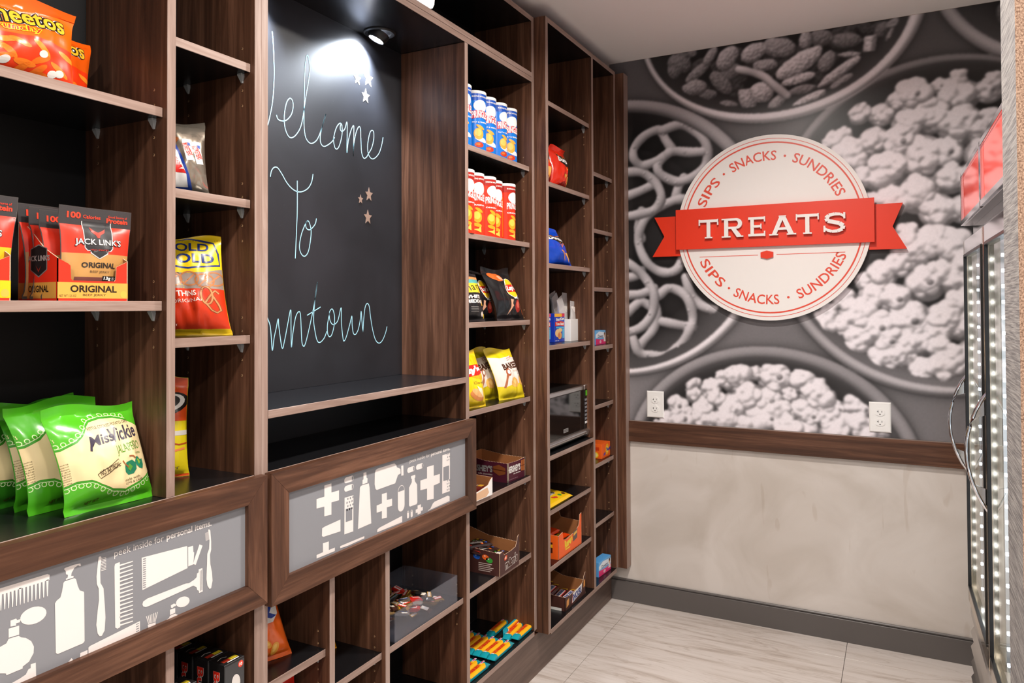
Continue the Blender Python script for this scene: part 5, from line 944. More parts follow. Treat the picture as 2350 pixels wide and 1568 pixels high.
bag('popcorn_bag', 'black popcorn bag with yellow band reading White Cheddar', 'popcorn bag', (-0.040, -1.182, Z4), 0.138, 0.162, 0.044, '222123', art_smart, -8, 10, -6, 2)
bag('chip_bag', 'shiny black barbecue chip bag in front with a yellow and red logo', 'chip bag', (-0.042, -0.905, Z4), 0.160, 0.185, 0.046, '1c1b1d', art_bbq, -8, 14, -14, 5, group='black barbecue chip bags', curl=-0.01, seal=(0.05, 0.1))
bag('chip_bag', 'black barbecue chip bag second from the right, crumpled and dark', 'chip bag', (-0.105, -0.995, Z4), 0.15, 0.175, 0.046, '1c1b1d', art_bbq, -8, 12, -12, 8, group='black barbecue chip bags')
bag('chip_bag', 'black barbecue chip bag just behind the White Cheddar popcorn bag', 'chip bag', (-0.130, -1.120, Z4), 0.145, 0.175, 0.05, '1c1b1d', art_bbq, -6, 10, -8, 12, group='black barbecue chip bags')
Z5 = 1.0027
BK = 'yellow and white baked chip bags'
bag('chip_bag', 'white and yellow chip bag in front reading Baked', 'chip bag', (-0.040, -0.905, Z5), 0.150, 0.180, 0.045, 'e6cf1e', art_baked, -10, 12, -13, 3, group=BK, seal=(0.05, 0.1))
bag('chip_bag', 'baked chip bag second from the right, shaded by the front one', 'chip bag', (-0.100, -0.972, Z5), 0.145, 0.182, 0.042, 'd8c41e', art_baked, -8, 11, -13, 6, group=BK, seal=(0.05, 0.1))
bag('chip_bag', 'baked chip bag third from the right, behind the yellow classic bag', 'chip bag', (-0.155, -1.060, Z5), 0.140, 0.186, 0.042, 'd8c41e', art_baked, -8, 10, -12, 10, group=BK, seal=(0.05, 0.1))
bag('chip_bag', 'rearmost baked chip bag with only its folded yellow top showing', 'chip bag', (-0.195, -1.120, Z5), 0.130, 0.185, 0.036, 'c8a61e', art_baked, 2, 4, -6, 14, group=BK, seal=(0.05, 0.1))
bag('chip_bag', 'plain yellow classic potato chip bag beside the niche divider', 'chip bag', (-0.040, -1.172, Z5), 0.130, 0.185, 0.05, 'f0cc14', art_classic, -10, 11, -6, 4, seal=(0.04, 0.08))
bag('tortilla_chip_bag', 'red tortilla chip bag turned aside reading Doritos, the right one of two', 'chip bag', (-0.03, -0.535, 1.786), 0.135, 0.175, 0.06, 'dd2c14', lambda A: art_dorito(A), -4, 4, 4, 3, group='red tortilla chip bags', seal=(0.04, 0.09), curl=-0.012)
bag('tortilla_chip_bag', 'red tortilla chip bag half hidden behind the end panel, the left one of two', 'chip bag', (-0.02, -0.695, 1.786), 0.14, 0.178, 0.06, 'dd2c14', lambda A: art_dorito(A), 0, 8, -4, 5, group='red tortilla chip bags', seal=(0.04, 0.09))
bag('tortilla_chip_bag', 'blue tortilla chip bag slumped to the left on its shelf', 'chip bag', (-0.01, -0.555, 1.485), 0.150, 0.150, 0.055, '1448c4', lambda A: art_dorito(A, False), -14, 12, -24, 7, seal=(0.03, 0.1))
bag('snack_bag', 'orange snack mix bag with blue lettering under the pills drawer', 'snack bag', (-0.090, -2.008, 0.538), 0.135, 0.165, 0.055, 'e8641c', art_mix, -22, 12, -12, 3)
bag('snack_bag', 'red snack bag on the lower shelf beneath the snack mix bag', 'snack bag', (-0.085, -1.985, 0.262), 0.14, 0.215, 0.055, 'cf1f10', art_red, -12, 6, 0, 9)
bag('snack_bag', 'small yellow orange snack bag corner behind the narrow divider', 'snack bag', (-0.145, -1.790, 0.443), 0.15, 0.06, 0.05, 'f0a014', art_red, -10, 25, 0, 5)

# --- snack tubes
def tube_can(label, loc, turn, group, base, dark, flavour, frame, chip, src=None):
    t = placed('snack_tube', label, 'snack tube', loc, turn, group=group)
    r, hh = 0.0372, 0.198
    m = MB(); m.lathe([(0, 0), (r, 0), (r, hh), (0, hh)], ink(base, 0.25).name, 40); m.build('tube', t, True)
    m = MB(); m.lathe([(r + 0.0006, hh - 0.008), (r + 0.0012, hh - 0.007), (r + 0.0012, hh), (r, hh + 0.002), (r - 0.004, hh + 0.002), (r - 0.005, hh), (0, hh)], 'white_plastic', 40); m.build('lid', t, True)
    def fn(x, y, h): a = x / r; return Vector(((r + h) * math.sin(a), -(r + h) * math.cos(a), y))
    A = Art(fn, (0.006, 0.05)); A.lift = 0.0003
    A.rect(dark, -0.1, 0.168, 0.1, 0.19); A.text('f4f2ee', 'BURSTING WITH FLAVOR', -0.026, 0.178, 0.034, 0.183, 1, 0.03)
    A.ell('f4f2ee', 0.004, 0.150, 0.0255, 0.0195, 1)
    if frame: A.poly('d8203c', [(-0.030, 0.106), (0.004, 0.112), (0.038, 0.106), (0.038, 0.132), (0.004, 0.136), (-0.030, 0.132)], 1)
    A.text('f7f4f0', 'PRINGLES', -0.027, 0.108, 0.035, 0.131, 2, 0.03, warp=lambda x, y: (x, y + 0.003 - 0.0025 * abs((x - 0.004) / 0.03)))
    A.text('f4f2ee', flavour, -0.026, 0.094, 0.034, 0.0985, 1, 0.03)
    A.ell(chip[0], -0.004, 0.058, 0.017, 0.019, 2, 10); A.ell(chip[1], -0.006, 0.062, 0.012, 0.012, 3, 10); A.ell(chip[0], 0.002, 0.080, 0.016, 0.005, 2, -25)
    if frame:
        A.ell('dfe2e8', 0.006, 0.040, 0.024, 0.008, 1, -14); A.ell('c83a1e', -0.002, 0.022, 0.016, 0.009, 1); A.ell('e8722a', -0.006, 0.024, 0.008, 0.004, 2); A.rect('4aa83a', -0.047, 0.015, -0.042, 0.14, 1)
    else:
        A.ell(chip[0], -0.004, 0.032, 0.016, 0.006, 2, -12); A.poly(chip[1], [(-0.02, 0.018), (0.0, 0.02), (0.008, 0.034), (0.01, 0.008)], 2); A.rect('f07a1c', -0.047, 0.012, -0.040, 0.15, 1)
    A.build('printed_design', t); return t
zb, zr = 1.8336, 1.5573
tb = ['blue snack tube half hidden by the niche divider, first of five', 'blue snack tube second from the niche divider', 'blue snack tube in the middle of the row of five', 'blue snack tube second from the right, turned to show its edge', 'rightmost blue snack tube by the walnut side']
for k, (y, x, a) in enumerate(((-1.207, -0.066, -34), (-1.1111, -0.066, -34), (-1.032, -0.072, -33), (-0.953, -0.072, -12), (-0.872, -0.074, -32))):
    tube_can(tb[k] + ' reading Pringles', (x, y, zb), a, 'blue salt and vinegar snack tubes', '1478d8', '1450b4', 'SALT & VINEGAR', True, ('f0a83c', 'f6c05e'))
tr_ = ['red snack tube half hidden by the niche divider, first of five', 'red snack tube second from the niche divider, a narrow strip showing', 'red snack tube in the middle of the row of five', 'red snack tube second from the right', 'rightmost red snack tube by the walnut side']
for k, (y, x, a) in enumerate(((-1.2256, -0.045, -28), (-1.150, -0.053, -28), (-1.073, -0.051, -16), (-0.994, -0.070, -28), (-0.9151, -0.060, -10))):
    tube_can(tr_[k] + ' reading Pringles', (x, y, zr), a, 'red original snack tubes', 'e8341a', 'a81e14', 'ORIGINAL', False, ('f2a024', 'f8c44e'))

# --- cartons
def carton(name, label, cat, loc, W, D, Hh, mats, art=None, yaw=0, group=None, side=None, top=None):
    """closed box: local x across, front at y=0, depth to +y"""
    t = placed(name, label, cat, loc, yaw, group=group)
    m = MB(); m.box(-W / 2, W / 2, 0, D, 0, Hh, mats, 0.0008); m.build('carton', t)
    if art: A = Art(flat((0, -0.0001, 0), (1, 0, 0), (0, 0, 1), (0, -1, 0))); A.lift = 0.0002; art(A); A.build('front_print', t)
    if side: A = Art(flat((-W / 2 - 0.0001, D, 0), (0, -1, 0), (0, 0, 1), (-1, 0, 0))); A.lift = 0.0002; side(A); A.build('side_print', t)
    if top: A = Art(flat((0, 0, Hh + 0.0001), (1, 0, 0), (0, 1, 0), (0, 0, 1))); A.lift = 0.0002; top(A); A.build('top_print', t)
    return t
def tray(name, label, cat, loc, W, D, front, side, back, outer, yaw=0, group=None, fart=None, sart=None, inner='cardboard_in', zig=True, front_mat=None):
    """open display tray. front: profile [(x, z)...] of the front panel's top edge; side: [(y, z)...] top edge of the side panels; back: height"""
    t = placed(name, label, cat, loc, yaw, group=group); th = 0.0016
    def wall(nm, prof, fn, mat):
        top = []
        for (a, b), (c, d) in zip(prof[:-1], prof[1:]):
            n = max(1, int(math.hypot(c - a, d - b) / 0.006)) if zig and abs(c - a) > 0.012 else 1
            for k in range(n): top.append((a + (c - a) * k / n, b + (d - b) * k / n + (0.0012 if zig and k % 2 else 0)))
        top.append(prof[-1]); pts = [(prof[0][0], 0)] + top + [(prof[-1][0], 0)]
        m = MB(); tri = tessellate_polygon([[Vector((x, y, 0)) for x, y in pts]]); n = len(pts)
        vo = [fn(x, y, 0) for x, y in pts]; vi = [fn(x, y, th) for x, y in pts]
        m.mesh(vo, [tuple(q) for q in tri], mat); m.mesh(vi, [tuple(q)[::-1] for q in tri], inner)
        m.mesh(vo + vi, [(i, (i + 1) % n, (i + 1) % n + n, i + n) for i in range(n)], 'cardboard_pale'); return m.build(nm, t, fix=False)
    f = wall('front_panel', front, lambda x, z, h: (x, h, z), front_mat or outer)
    l = wall('side_panel', side, lambda y, z, h: (-W / 2 + h, y, z), outer); r = wall('side_panel', side, lambda y, z, h: (W / 2 - h, y, z), outer)
    wall('back_panel', [(-W / 2, back), (W / 2, back)], lambda x, z, h: (x, D - h, z), outer)
    m = MB(); m.box(-W / 2 + th, W / 2 - th, th, D - th, 0.0004, 0.002, inner); m.build('base', t)
    if fart: A = Art(flat((0, -0.0001, 0), (1, 0, 0), (0, 0, 1), (0, -1, 0))); A.lift = 0.0002; fart(A); A.build('front_print', f)
    if sart: A = Art(flat((-W / 2 - 0.0001, D, 0), (0, -1, 0), (0, 0, 1), (-1, 0, 0))); A.lift = 0.0002; sart(A); A.build('side_print', l)
    return t
def hexm(h, r=0.4): return ink(h, r).name

# jerky cartons and pouches
def logo_shield(A, cx, cy, s, ly=2):
    P = lambda pts: [(cx + x * s, cy + y * s) for x, y in pts]
    A.poly('c9c6c4', P([(-0.36, 0.62), (0.36, 0.62), (0.36, -0.12), (0.30, -0.2), (0.24, -0.2), (0.2, -0.28), (0, -0.42), (-0.2, -0.28), (-0.24, -0.2), (-0.3, -0.2), (-0.36, -0.12)]), ly)
    A.poly('2b2a2c', P([(-0.34, 0.62), (0.34, 0.62), (0.34, -0.11), (0.28, -0.18), (0.22, -0.18), (0.18, -0.26), (0, -0.395), (-0.18, -0.26), (-0.22, -0.18), (-0.28, -0.18), (-0.34, -0.11)]), ly + 1)
    A.poly('d8301c', P([(-0.02, 0.16), (0.03, 0.16), (0.05, 0.24), (0.16, 0.32), (0.18, 0.42), (0.1, 0.36), (0.0, 0.31), (-0.1, 0.36), (-0.2, 0.44), (-0.17, 0.32), (-0.06, 0.24)]), ly + 2)
    A.text('17120f', "JACK LINK'S", cx - 0.60 * s, cy - 0.10 * s, cx + 0.60 * s, cy + 0.14 * s, ly + 2, 0.06); A.text('dedad6', "JACK LINK'S", cx - 0.585 * s, cy - 0.08 * s, cx + 0.585 * s, cy + 0.13 * s, ly + 3, 0.015)
    A.text('c8342a', 'MEAT SNACKS', cx - 0.22 * s, cy - 0.19 * s, cx + 0.22 * s, cy - 0.15 * s, ly + 2)
def pouch(label, loc, W, Hh, yaw, lean, roll, flavour, c2, group, seed=1, full=True):
    def art(A):
        A.rect('df3420', -0.98, 0.49, 0.98, 0.80, 0); A.rect(c2, -0.98, 0.03, 0.98, 0.49, 0); A.rect('3a3738', -1, 0.80, 1, 1, 0)
        A.text('d8402a', '100', -0.80, 0.87, -0.42, 0.94, 2, 0.04); A.text('d8402a', 'Calories', -0.36, 0.88, 0.12, 0.92, 2, 0.02); A.text('d8402a', 'Good Source of', 0.32, 0.91, 0.86, 0.935, 2, 0.01); A.text('d8402a', 'Protein', 0.28, 0.85, 0.88, 0.905, 2, 0.04)
        if full:
            A.fn0 = A.fn; k = 0.92
            B = Art(lambda x, y, h: A.fn0(x * 1.12, 0.60 + y * 0.40, h), A.step, None); B.mb = A.mb; B.lift = A.lift; B.step = (0.08, 0.09)
            logo_shield(B, 0, 0.0, 1.0, 2)
            A.text('2b2420', flavour, -0.48, 0.335, 0.50, 0.395, 2, 0.03); A.text('5a4430', 'BEEF JERKY', -0.26, 0.275, 0.32, 0.305, 2, 0.0); A.rect('6a3a34', -0.66, 0.1, 0.3, 0.235, 1); A.rect('17120f', 0.12, 0.1, 0.7, 0.25, 2); A.text('f1ece6', '13g', 0.16, 0.20, 0.38, 0.245, 3, 0.03); A.text('d9d4d0', 'PRO', 0.42, 0.20, 0.58, 0.24, 3)
    return bag('jerky_pouch', label, 'jerky pouch', loc, W, Hh, 0.022, '4a4644', art, yaw, lean, roll, seed, seal=(0.04, 0.2), group=group, nu=20, nv=30)
ZJ = 1.3404
JP = 'original jerky pouches'
def jerky_front(flavour, col, fx):
    def f(A):
        A.rect(col, -0.0605, 0.004, 0.0605, 0.030, 0); A.text('2b2018', flavour, -0.040, 0.014, 0.040, 0.0255, 1, 0.03); A.text('4a3424', 'BEEF JERKY', -0.019, 0.007, 0.021, 0.0115, 1); A.text('6a4a2a', 'NET WT 12.5 OZ', -0.058, 0.006, -0.030, 0.010, 1)
        A.ell('e0b04a', 0.0525, 0.011, 0.006, 0.006, 1)
    return f
def jerky_side(flavour, col):
    def f(A):
        A.rect(col, 0.001, 0.004, 0.105, 0.030, 0); A.text('2b2018', flavour, 0.03, 0.014, 0.085, 0.025, 1, 0.03)
        A.poly('8a8684', [(0.035, 0.085), (0.058, 0.092), (0.081, 0.085), (0.081, 0.05), (0.058, 0.038), (0.035, 0.05)], 0); A.poly('241f20', [(0.037, 0.084), (0.058, 0.090), (0.079, 0.084), (0.079, 0.051), (0.058, 0.040), (0.037, 0.051)], 1)
        A.text('a8a4a2', "JACK LINK'S", 0.026, 0.062, 0.088, 0.074, 2, 0.03); A.poly('8a2a1e', [(0.05, 0.058), (0.058, 0.050), (0.066, 0.058), (0.058, 0.046)], 2)
    return f
fp = [(-0.0605, 0.0685), (-0.043, 0.060), (-0.0395, 0.057), (-0.0385, 0.036), (-0.036, 0.033), (0.036, 0.033), (0.0385, 0.036), (0.040, 0.058), (0.0605, 0.068)]
sp = [(0.0, 0.0685), (0.035, 0.085), (0.07, 0.113), (0.107, 0.140)]
tray('display_carton', 'red and tan jerky carton reading Original beside the divider', 'carton', (-0.013, -2.4525, ZJ), 0.121, 0.108, fp, sp, 0.14, hexm('e0301a'), 0, 'jerky display cartons', jerky_front('ORIGINAL', 'd8a44a', 0), jerky_side('ORIGINAL', 'd8a44a'), zig=False)
tray('display_carton', 'red and yellow teriyaki jerky carton cut off by the left picture edge', 'carton', (-0.013, -2.6435, ZJ), 0.121, 0.108, fp, sp, 0.14, hexm('e0301a'), 0, 'jerky display cartons', jerky_front('TERIYAKI', 'f2c21e', 0), jerky_side('TERIYAKI', 'f2c21e'), zig=False)
pouch('front beef jerky pouch reading Original in the red and tan carton', (-0.030, -2.445, ZJ + 0.003), 0.128, 0.154, 0, 2, 4, 'ORIGINAL', 'b8894e', JP, 2)
pouch('second jerky pouch in the tan carton, tucked just behind the front one', (-0.056, -2.452, ZJ + 0.003), 0.126, 0.146, 2, 3, 0, 'ORIGINAL', 'b8894e', JP, 4, False)
pouch('third jerky pouch in the tan carton, its dark left edge showing', (-0.080, -2.455, ZJ + 0.003), 0.126, 0.152, 2, 2, 0, 'ORIGINAL', 'b8894e', JP, 5, False)
pouch('rearmost jerky pouch in the tan carton, leaning at the back left', (-0.100, -2.456, ZJ + 0.003), 0.130, 0.158, 4, 2, -2, 'ORIGINAL', 'b8894e', JP, 7, False)
pouch('teriyaki jerky pouch in the yellow carton at the left picture edge', (-0.032, -2.640, ZJ + 0.003), 0.132, 0.158, 0, 3, 6, 'TERIYAKI', 'f0b824', None, 3)

# dark lemon candy boxes under the combs drawer
def portrait(A):
    A.rect('3a3a3c', -0.024, 0.002, 0.024, 0.178, 0); A.ell('d8402c', 0.015, 0.170, 0.0065, 0.0065, 1); A.text('f1ece6', '10', 0.0115, 0.167, 0.0185, 0.173, 2, 0.03)
    A.poly('8a8886', [(-0.02, 0.09), (-0.012, 0.11), (0.0, 0.118), (0.012, 0.112), (0.02, 0.09)], 1); A.poly('e6e2de', [(-0.006, 0.11), (0.0, 0.122), (0.007, 0.12), (0.004, 0.1)], 2); A.ell('d2cdc9', 0.003, 0.138, 0.0105, 0.0165, 2, 8)
    A.line('f1ece6', [(-0.014, 0.098), (-0.004, 0.104), (0.004, 0.096), (0.016, 0.108)], 0.0012, 3)
def bside(A):
    A.text('c8281c', 'BU', 0.010, 0.124, 0.030, 0.160, 1, 0.04); A.fn0 = A.fn
    A.ell('e8c81e', 0.021, 0.110, 0.0075, 0.0085, 1); A.text('c8281c', 'Zi', 0.008, 0.070, 0.031, 0.098, 1, 0.04)
def bside_rot(A):
    def rot(word, z1, z0):
        A.text('f1d8d0', word, 0.021 - (z1 - z0) / 2, (z0 + z1) / 2 - 0.0095, 0.021 + (z1 - z0) / 2, (z0 + z1) / 2 + 0.0095, 1, 0.06, -90); A.text('cf2a1c', word, 0.021 - (z1 - z0) / 2, (z0 + z1) / 2 - 0.009, 0.021 + (z1 - z0) / 2, (z0 + z1) / 2 + 0.009, 2, 0.03, -90)
    rot('Bu', 0.166, 0.128); A.ell('e8c81e', 0.021, 0.115, 0.009, 0.0095, 1); rot('Zi', 0.102, 0.062)
def btop(A): A.rect('a8301e', -0.018, 0.01, 0.0, 0.02, 0); A.rect('d8c02e', 0.0, 0.01, 0.018, 0.02, 0); A.rect('e6e2de', -0.012, 0.005, 0.016, 0.008, 0); A.line('d9d4d0', [(-0.018, 0.028), (-0.006, 0.032), (0.004, 0.027)], 0.0012, 0)
for k, (x, y, lab) in enumerate(((-0.010, -2.160, 'front black candy box with a grey portrait, right row'), (-0.055, -2.161, 'second black candy box in the right row'), (-0.100, -2.162, 'third black candy box in the right row'), (-0.145, -2.163, 'rearmost black candy box in the right row'), (-0.010, -2.275, 'black candy box beside the divider, left row'))):
    carton('candy_box', lab + ' under the combs drawer', 'candy box', (x, y, 0.442), 0.05, 0.043, 0.182, hexm('1d1b1c', 0.3), portrait, 0, 'black lemon candy boxes', bside_rot, btop)

# chocolate, candy and household cartons
def bar(name, label, cat, loc, L, W, T, base, yaw, art=None, group=None, src=None, lean=0, tilt=0, fin=0.006):
    """flow wrapped bar lying flat: long axis local x, fins at both ends"""
    if src:
        o = src.copy(); COL.objects.link(o)
        for ch in src.children: c = ch.copy(); COL.objects.link(c); c.parent = o
        tag(o, label, cat, group)
    else:
        o = thing(name, label, cat, loc, 0, group); m = MB(); ns = 12; nc = 10; vs = []; fs = []
        for i in range(ns + 1):
            x = -L / 2 + L * i / ns; e = min((x + L / 2) / fin, (L / 2 - x) / fin, 1.0); e = max(e - 0.35, 0.06) / 0.65 if e < 1 else 1
            for k in range(nc):
                a = 2 * math.pi * k / nc; cx, cz = math.cos(a), math.sin(a)
                y = (abs(cx) ** 0.5) * math.copysign(1, cx) * W / 2 * (1 if e == 1 else 1.05); z = T / 2 + (abs(cz) ** 0.5) * math.copysign(1, cz) * T / 2 * e
                vs.append((x, y, z))
        for i in range(ns):
            for k in range(nc): fs.append((i * nc + k, i * nc + (k + 1) % nc, (i + 1) * nc + (k + 1) % nc, (i + 1) * nc + k))
        fs += [tuple(range(nc))[::-1], tuple(range(ns * nc, ns * nc + nc))]
        m.mesh(vs, fs, film(base).name if base not in MATS else base); m.build('wrapper', o, True)
        if art: A = Art(lambda x, y, h: Vector((x, y, T / 2 + (1 - min(abs(2 * y / W), 0.999) ** 4) ** 0.25 * T / 2 + h)), (L / 9, W / 9)); A.lift = 0.0004; A.smooth = True; art(A, L, W); A.build('printed_design', o)
    o.location = loc; o.rotation_euler = (R(lean), R(tilt), R(yaw)); return o

ZH = 0.7178
def hers_front(A):
    A.text('d9d4d0', "HERSHEY'S", -0.058, 0.030, 0.028, 0.054, 1, 0.05); A.text('efe9e4', 'milk chocolate', -0.020, 0.022, 0.028, 0.0265, 1, 0.02); A.text('a8808a', 'nutrition facts', -0.055, 0.006, 0.01, 0.010, 1)
    A.poly('a05a30', [(0.033, 0.062), (0.060, 0.062), (0.060, 0.022), (0.033, 0.025)], 1); A.line('5a2a14', [(0.033, 0.043), (0.06, 0.042)], 0.002, 2); A.line('5a2a14', [(0.046, 0.062), (0.046, 0.023)], 0.002, 2)
def hers_side(A):
    A.text('8a8684', "HERSHEY'S", 0.020, 0.030, 0.125, 0.053, 1, 0.05); A.text('c9bcb4', 'milk chocolate', 0.065, 0.020, 0.125, 0.026, 1); A.poly('7a4222', [(0.128, 0.052), (0.152, 0.060), (0.178, 0.05), (0.178, 0.03), (0.152, 0.022), (0.128, 0.034)], 1); A.line('4a2210', [(0.128, 0.043), (0.178, 0.04)], 0.003, 2)
m_h = hexm('4a1628')
hb_ = tray('display_carton', 'maroon chocolate bar carton reading Hershey’s'.replace('’', "'"), 'carton', (-0.030, -0.895, ZH), 0.124, 0.185, [(-0.062, 0.066), (0.01, 0.064), (0.062, 0.068)], [(0, 0.066), (0.09, 0.068), (0.185, 0.080)], 0.080, m_h, -3, None, hers_front, hers_side)
m = MB(); m.box(-0.0625, -0.054, -0.0012, -0.0002, 0.001, 0.066, 'foil_silver'); m.box(0.0575, 0.064, -0.0012, -0.0002, 0.001, 0.070, 'foil_silver'); m.build('silver_edge', hb_)
tray('display_carton', 'white and yellow torn candy carton in front of the maroon chocolate carton', 'carton', (-0.006, -1.182, ZH), 0.136, 0.17, [(-0.068, 0.026), (-0.02, 0.028), (0.040, 0.036), (0.055, 0.050), (0.068, 0.056)], [(0, 0.056), (0.06, 0.058), (0.17, 0.062)], 0.062, hexm('f0c81e'), -2, None, lambda A: A.poly('d9b08c', [(-0.06, 0.002), (-0.055, 0.022), (0.036, 0.030), (0.046, 0.012), (0.03, 0.002)], 0), None, zig=False, front_mat='white_plastic')
def almond_art(A, L, W): A.rect('c9bcb4', -L * 0.4, W * 0.30, L * 0.4, W * 0.42, 0); A.rect('c8962e', L * 0.25, -W * 0.3, L * 0.42, W * 0.2, 0)
b0 = None
for k in range(3):
    b = bar('chocolate_bar', ['maroon chocolate bar nearest the front of the white torn carton', 'second maroon chocolate bar in the white torn carton', 'rear maroon chocolate bar in the white torn carton'][k], 'chocolate bar', (-0.035 - 0.037 * k, -1.182, ZH + 0.017), 0.128, 0.033, 0.014, '5a1e1c', 90, almond_art, 'bars in the white torn carton', b0); b0 = b0 or b
ZM = 0.4420
def mm_word(A, x0, y0, x1, y1, rot, ly=1):
    A.text('f1ece6', "m&m's", x0, y0, x1, y1, ly, 0.085, rot); A.text('4a2a20', "m&m's", x0 + 0.001, y0 + 0.001, x1 - 0.001, y1 - 0.001, ly + 1, 0.05, rot)
def mm_front(A):
    mm_word(A, -0.034, 0.012, 0.058, 0.046, 4); A.poly('d8502a', [(-0.040, 0.050), (-0.030, 0.058), (-0.018, 0.056), (-0.020, 0.044), (-0.036, 0.042)], 1); A.ell('f0b8a0', -0.030, 0.050, 0.006, 0.005, 2)
def mm_side(A):
    for c, x, y in (('2a62c8', 0.118, 0.054), ('e8682a', 0.152, 0.056), ('3a9a3a', 0.166, 0.048)): A.ell(c, x, y, 0.013, 0.0085, 1, -8); A.ell('ffffff', x - 0.003, y + 0.004, 0.003, 0.0015, 2)
    mm_word(A, 0.02, 0.054, 0.088, 0.074, 0); A.rect('c9bcb4', 0.03, 0.014, 0.09, 0.048, 1)
    for k in range(5): A.rect('c9b4ac', 0.125, 0.010 + 0.006 * k, 0.170 + 0.006 * (k % 3), 0.0125 + 0.006 * k, 1)
tray('display_carton', "brown candy carton with m&m's lettering and coloured dots", 'carton', (0.003, -1.010, ZM), 0.140, 0.205, [(-0.070, 0.072), (-0.045, 0.078), (-0.040, 0.062), (0.012, 0.062), (0.044, 0.066), (0.056, 0.084), (0.058, 0.096), (0.070, 0.100)], [(0, 0.074), (0.12, 0.082), (0.205, 0.105)], 0.112, hexm('4a2a26'), 0, None, mm_front, mm_side)
def mm_pack(A, L, W):
    A.rect('d83a2a', -L * 0.46, -W * 0.45, -L * 0.3, W * 0.45, 0); A.text('f1ece6', "m&m's", -L * 0.25, -W * 0.22, L * 0.2, W * 0.25, 1, 0.08)
    for c, x, y in (('2a62c8', 0.30, -0.2), ('f0c81e', 0.34, 0.15), ('3a9a3a', 0.2, 0.32), ('e8682a', 0.1, -0.34)): A.ell(c, L * x, W * y, 0.005, 0.005, 1)
b0 = None
for k, (x, y, z, yw, lab) in enumerate(((-0.040, -1.020, 0.012, 100, 'front'), (-0.085, -1.030, 0.028, 82, 'middle'), (-0.130, -1.015, 0.036, 95, 'rear'), (-0.105, -1.050, 0.050, 70, 'topmost'))):
    b = bar('candy_pack', lab + " brown chocolate candy pack inside the brown m&m's carton", 'candy pack', (x, y, ZM + z + 0.022), 0.115, 0.048, 0.016, '33201c', yw, mm_pack, "packs in the brown m&m's carton", b0, tilt=6 * (k % 2)); b0 = b0 or b

# fruit chew sticks
def star_art(A, L, W):
    A.poly('f6b41c', [(-L * 0.32, -W * 0.5), (L * 0.30, -W * 0.5), (L * 0.38, -W * 0.1), (L * 0.27, W * 0.5), (-L * 0.32, W * 0.5)], 0)
    A.poly('f08a1c', [(-L * 0.30, W * 0.0), (L * 0.22, W * 0.05), (L * 0.27, W * 0.45), (-L * 0.30, W * 0.45)], 1)
    A.text('d8301c', 'STARBURST', -L * 0.28, -W * 0.12, L * 0.24, W * 0.34, 2, 0.05); A.rect('e8d8e0', L * 0.30, W * 0.08, L * 0.46, W * 0.36, 1); A.rect('d8306a', L * 0.33, W * 0.14, L * 0.43, W * 0.30, 2); A.rect('e6e2de', -L * 0.35, W * 0.0, -L * 0.31, W * 0.4, 1)
ST = 'teal fruit chew sticks on the bottom shelf'
spots = [(-0.026, -0.852, 0, 'right group, in front'), (-0.057, -0.868, 4, 'right group, second from the front'), (-0.088, -0.850, 2, 'right group, lying on its side'), (-0.119, -0.872, 2, 'right group, rearmost'),
         (-0.026, -1.022, 0, 'middle row, front'), (-0.055, -1.020, -1, 'middle row, second'), (-0.084, -1.020, 1, 'middle row, third'), (-0.113, -1.020, 0, 'middle row, fourth'), (-0.142, -1.020, 0, 'middle row, fifth'), (-0.171, -1.016, 2, 'middle row, rearmost'),
         (-0.028, -1.190, -2, 'left row by the divider, front'), (-0.058, -1.188, 0, 'left row by the divider, second'), (-0.088, -1.188, 0, 'left row by the divider, third')]
b0 = None
for x, y, yw, lab in spots:
    b = bar('fruit_chew_stick', 'teal fruit chew stick reading Starburst, ' + lab, 'candy stick', (x, y, 0.163), 0.142, 0.0275, 0.018, '1a9aa8', 90 + yw, star_art, ST, b0); b0 = b0 or b
    if 'on its side' in lab: b.rotation_euler = (R(90), 0, R(92)); b.location.z = 0.163 + 0.0145; b.location.x = -0.083
b0 = None
for x, y, lab in ((-0.060, -1.440, 'front right'), (-0.092, -1.462, 'middle'), (-0.124, -1.466, 'rear')):
    b = bar('fruit_chew_stick', 'red fruit chew stick under the candy bin, ' + lab + ' of three', 'candy stick', (x, y, 0.163), 0.15, 0.0285, 0.018, 'd8201c', 90, star_art, 'red fruit chew sticks', b0); b0 = b0 or b

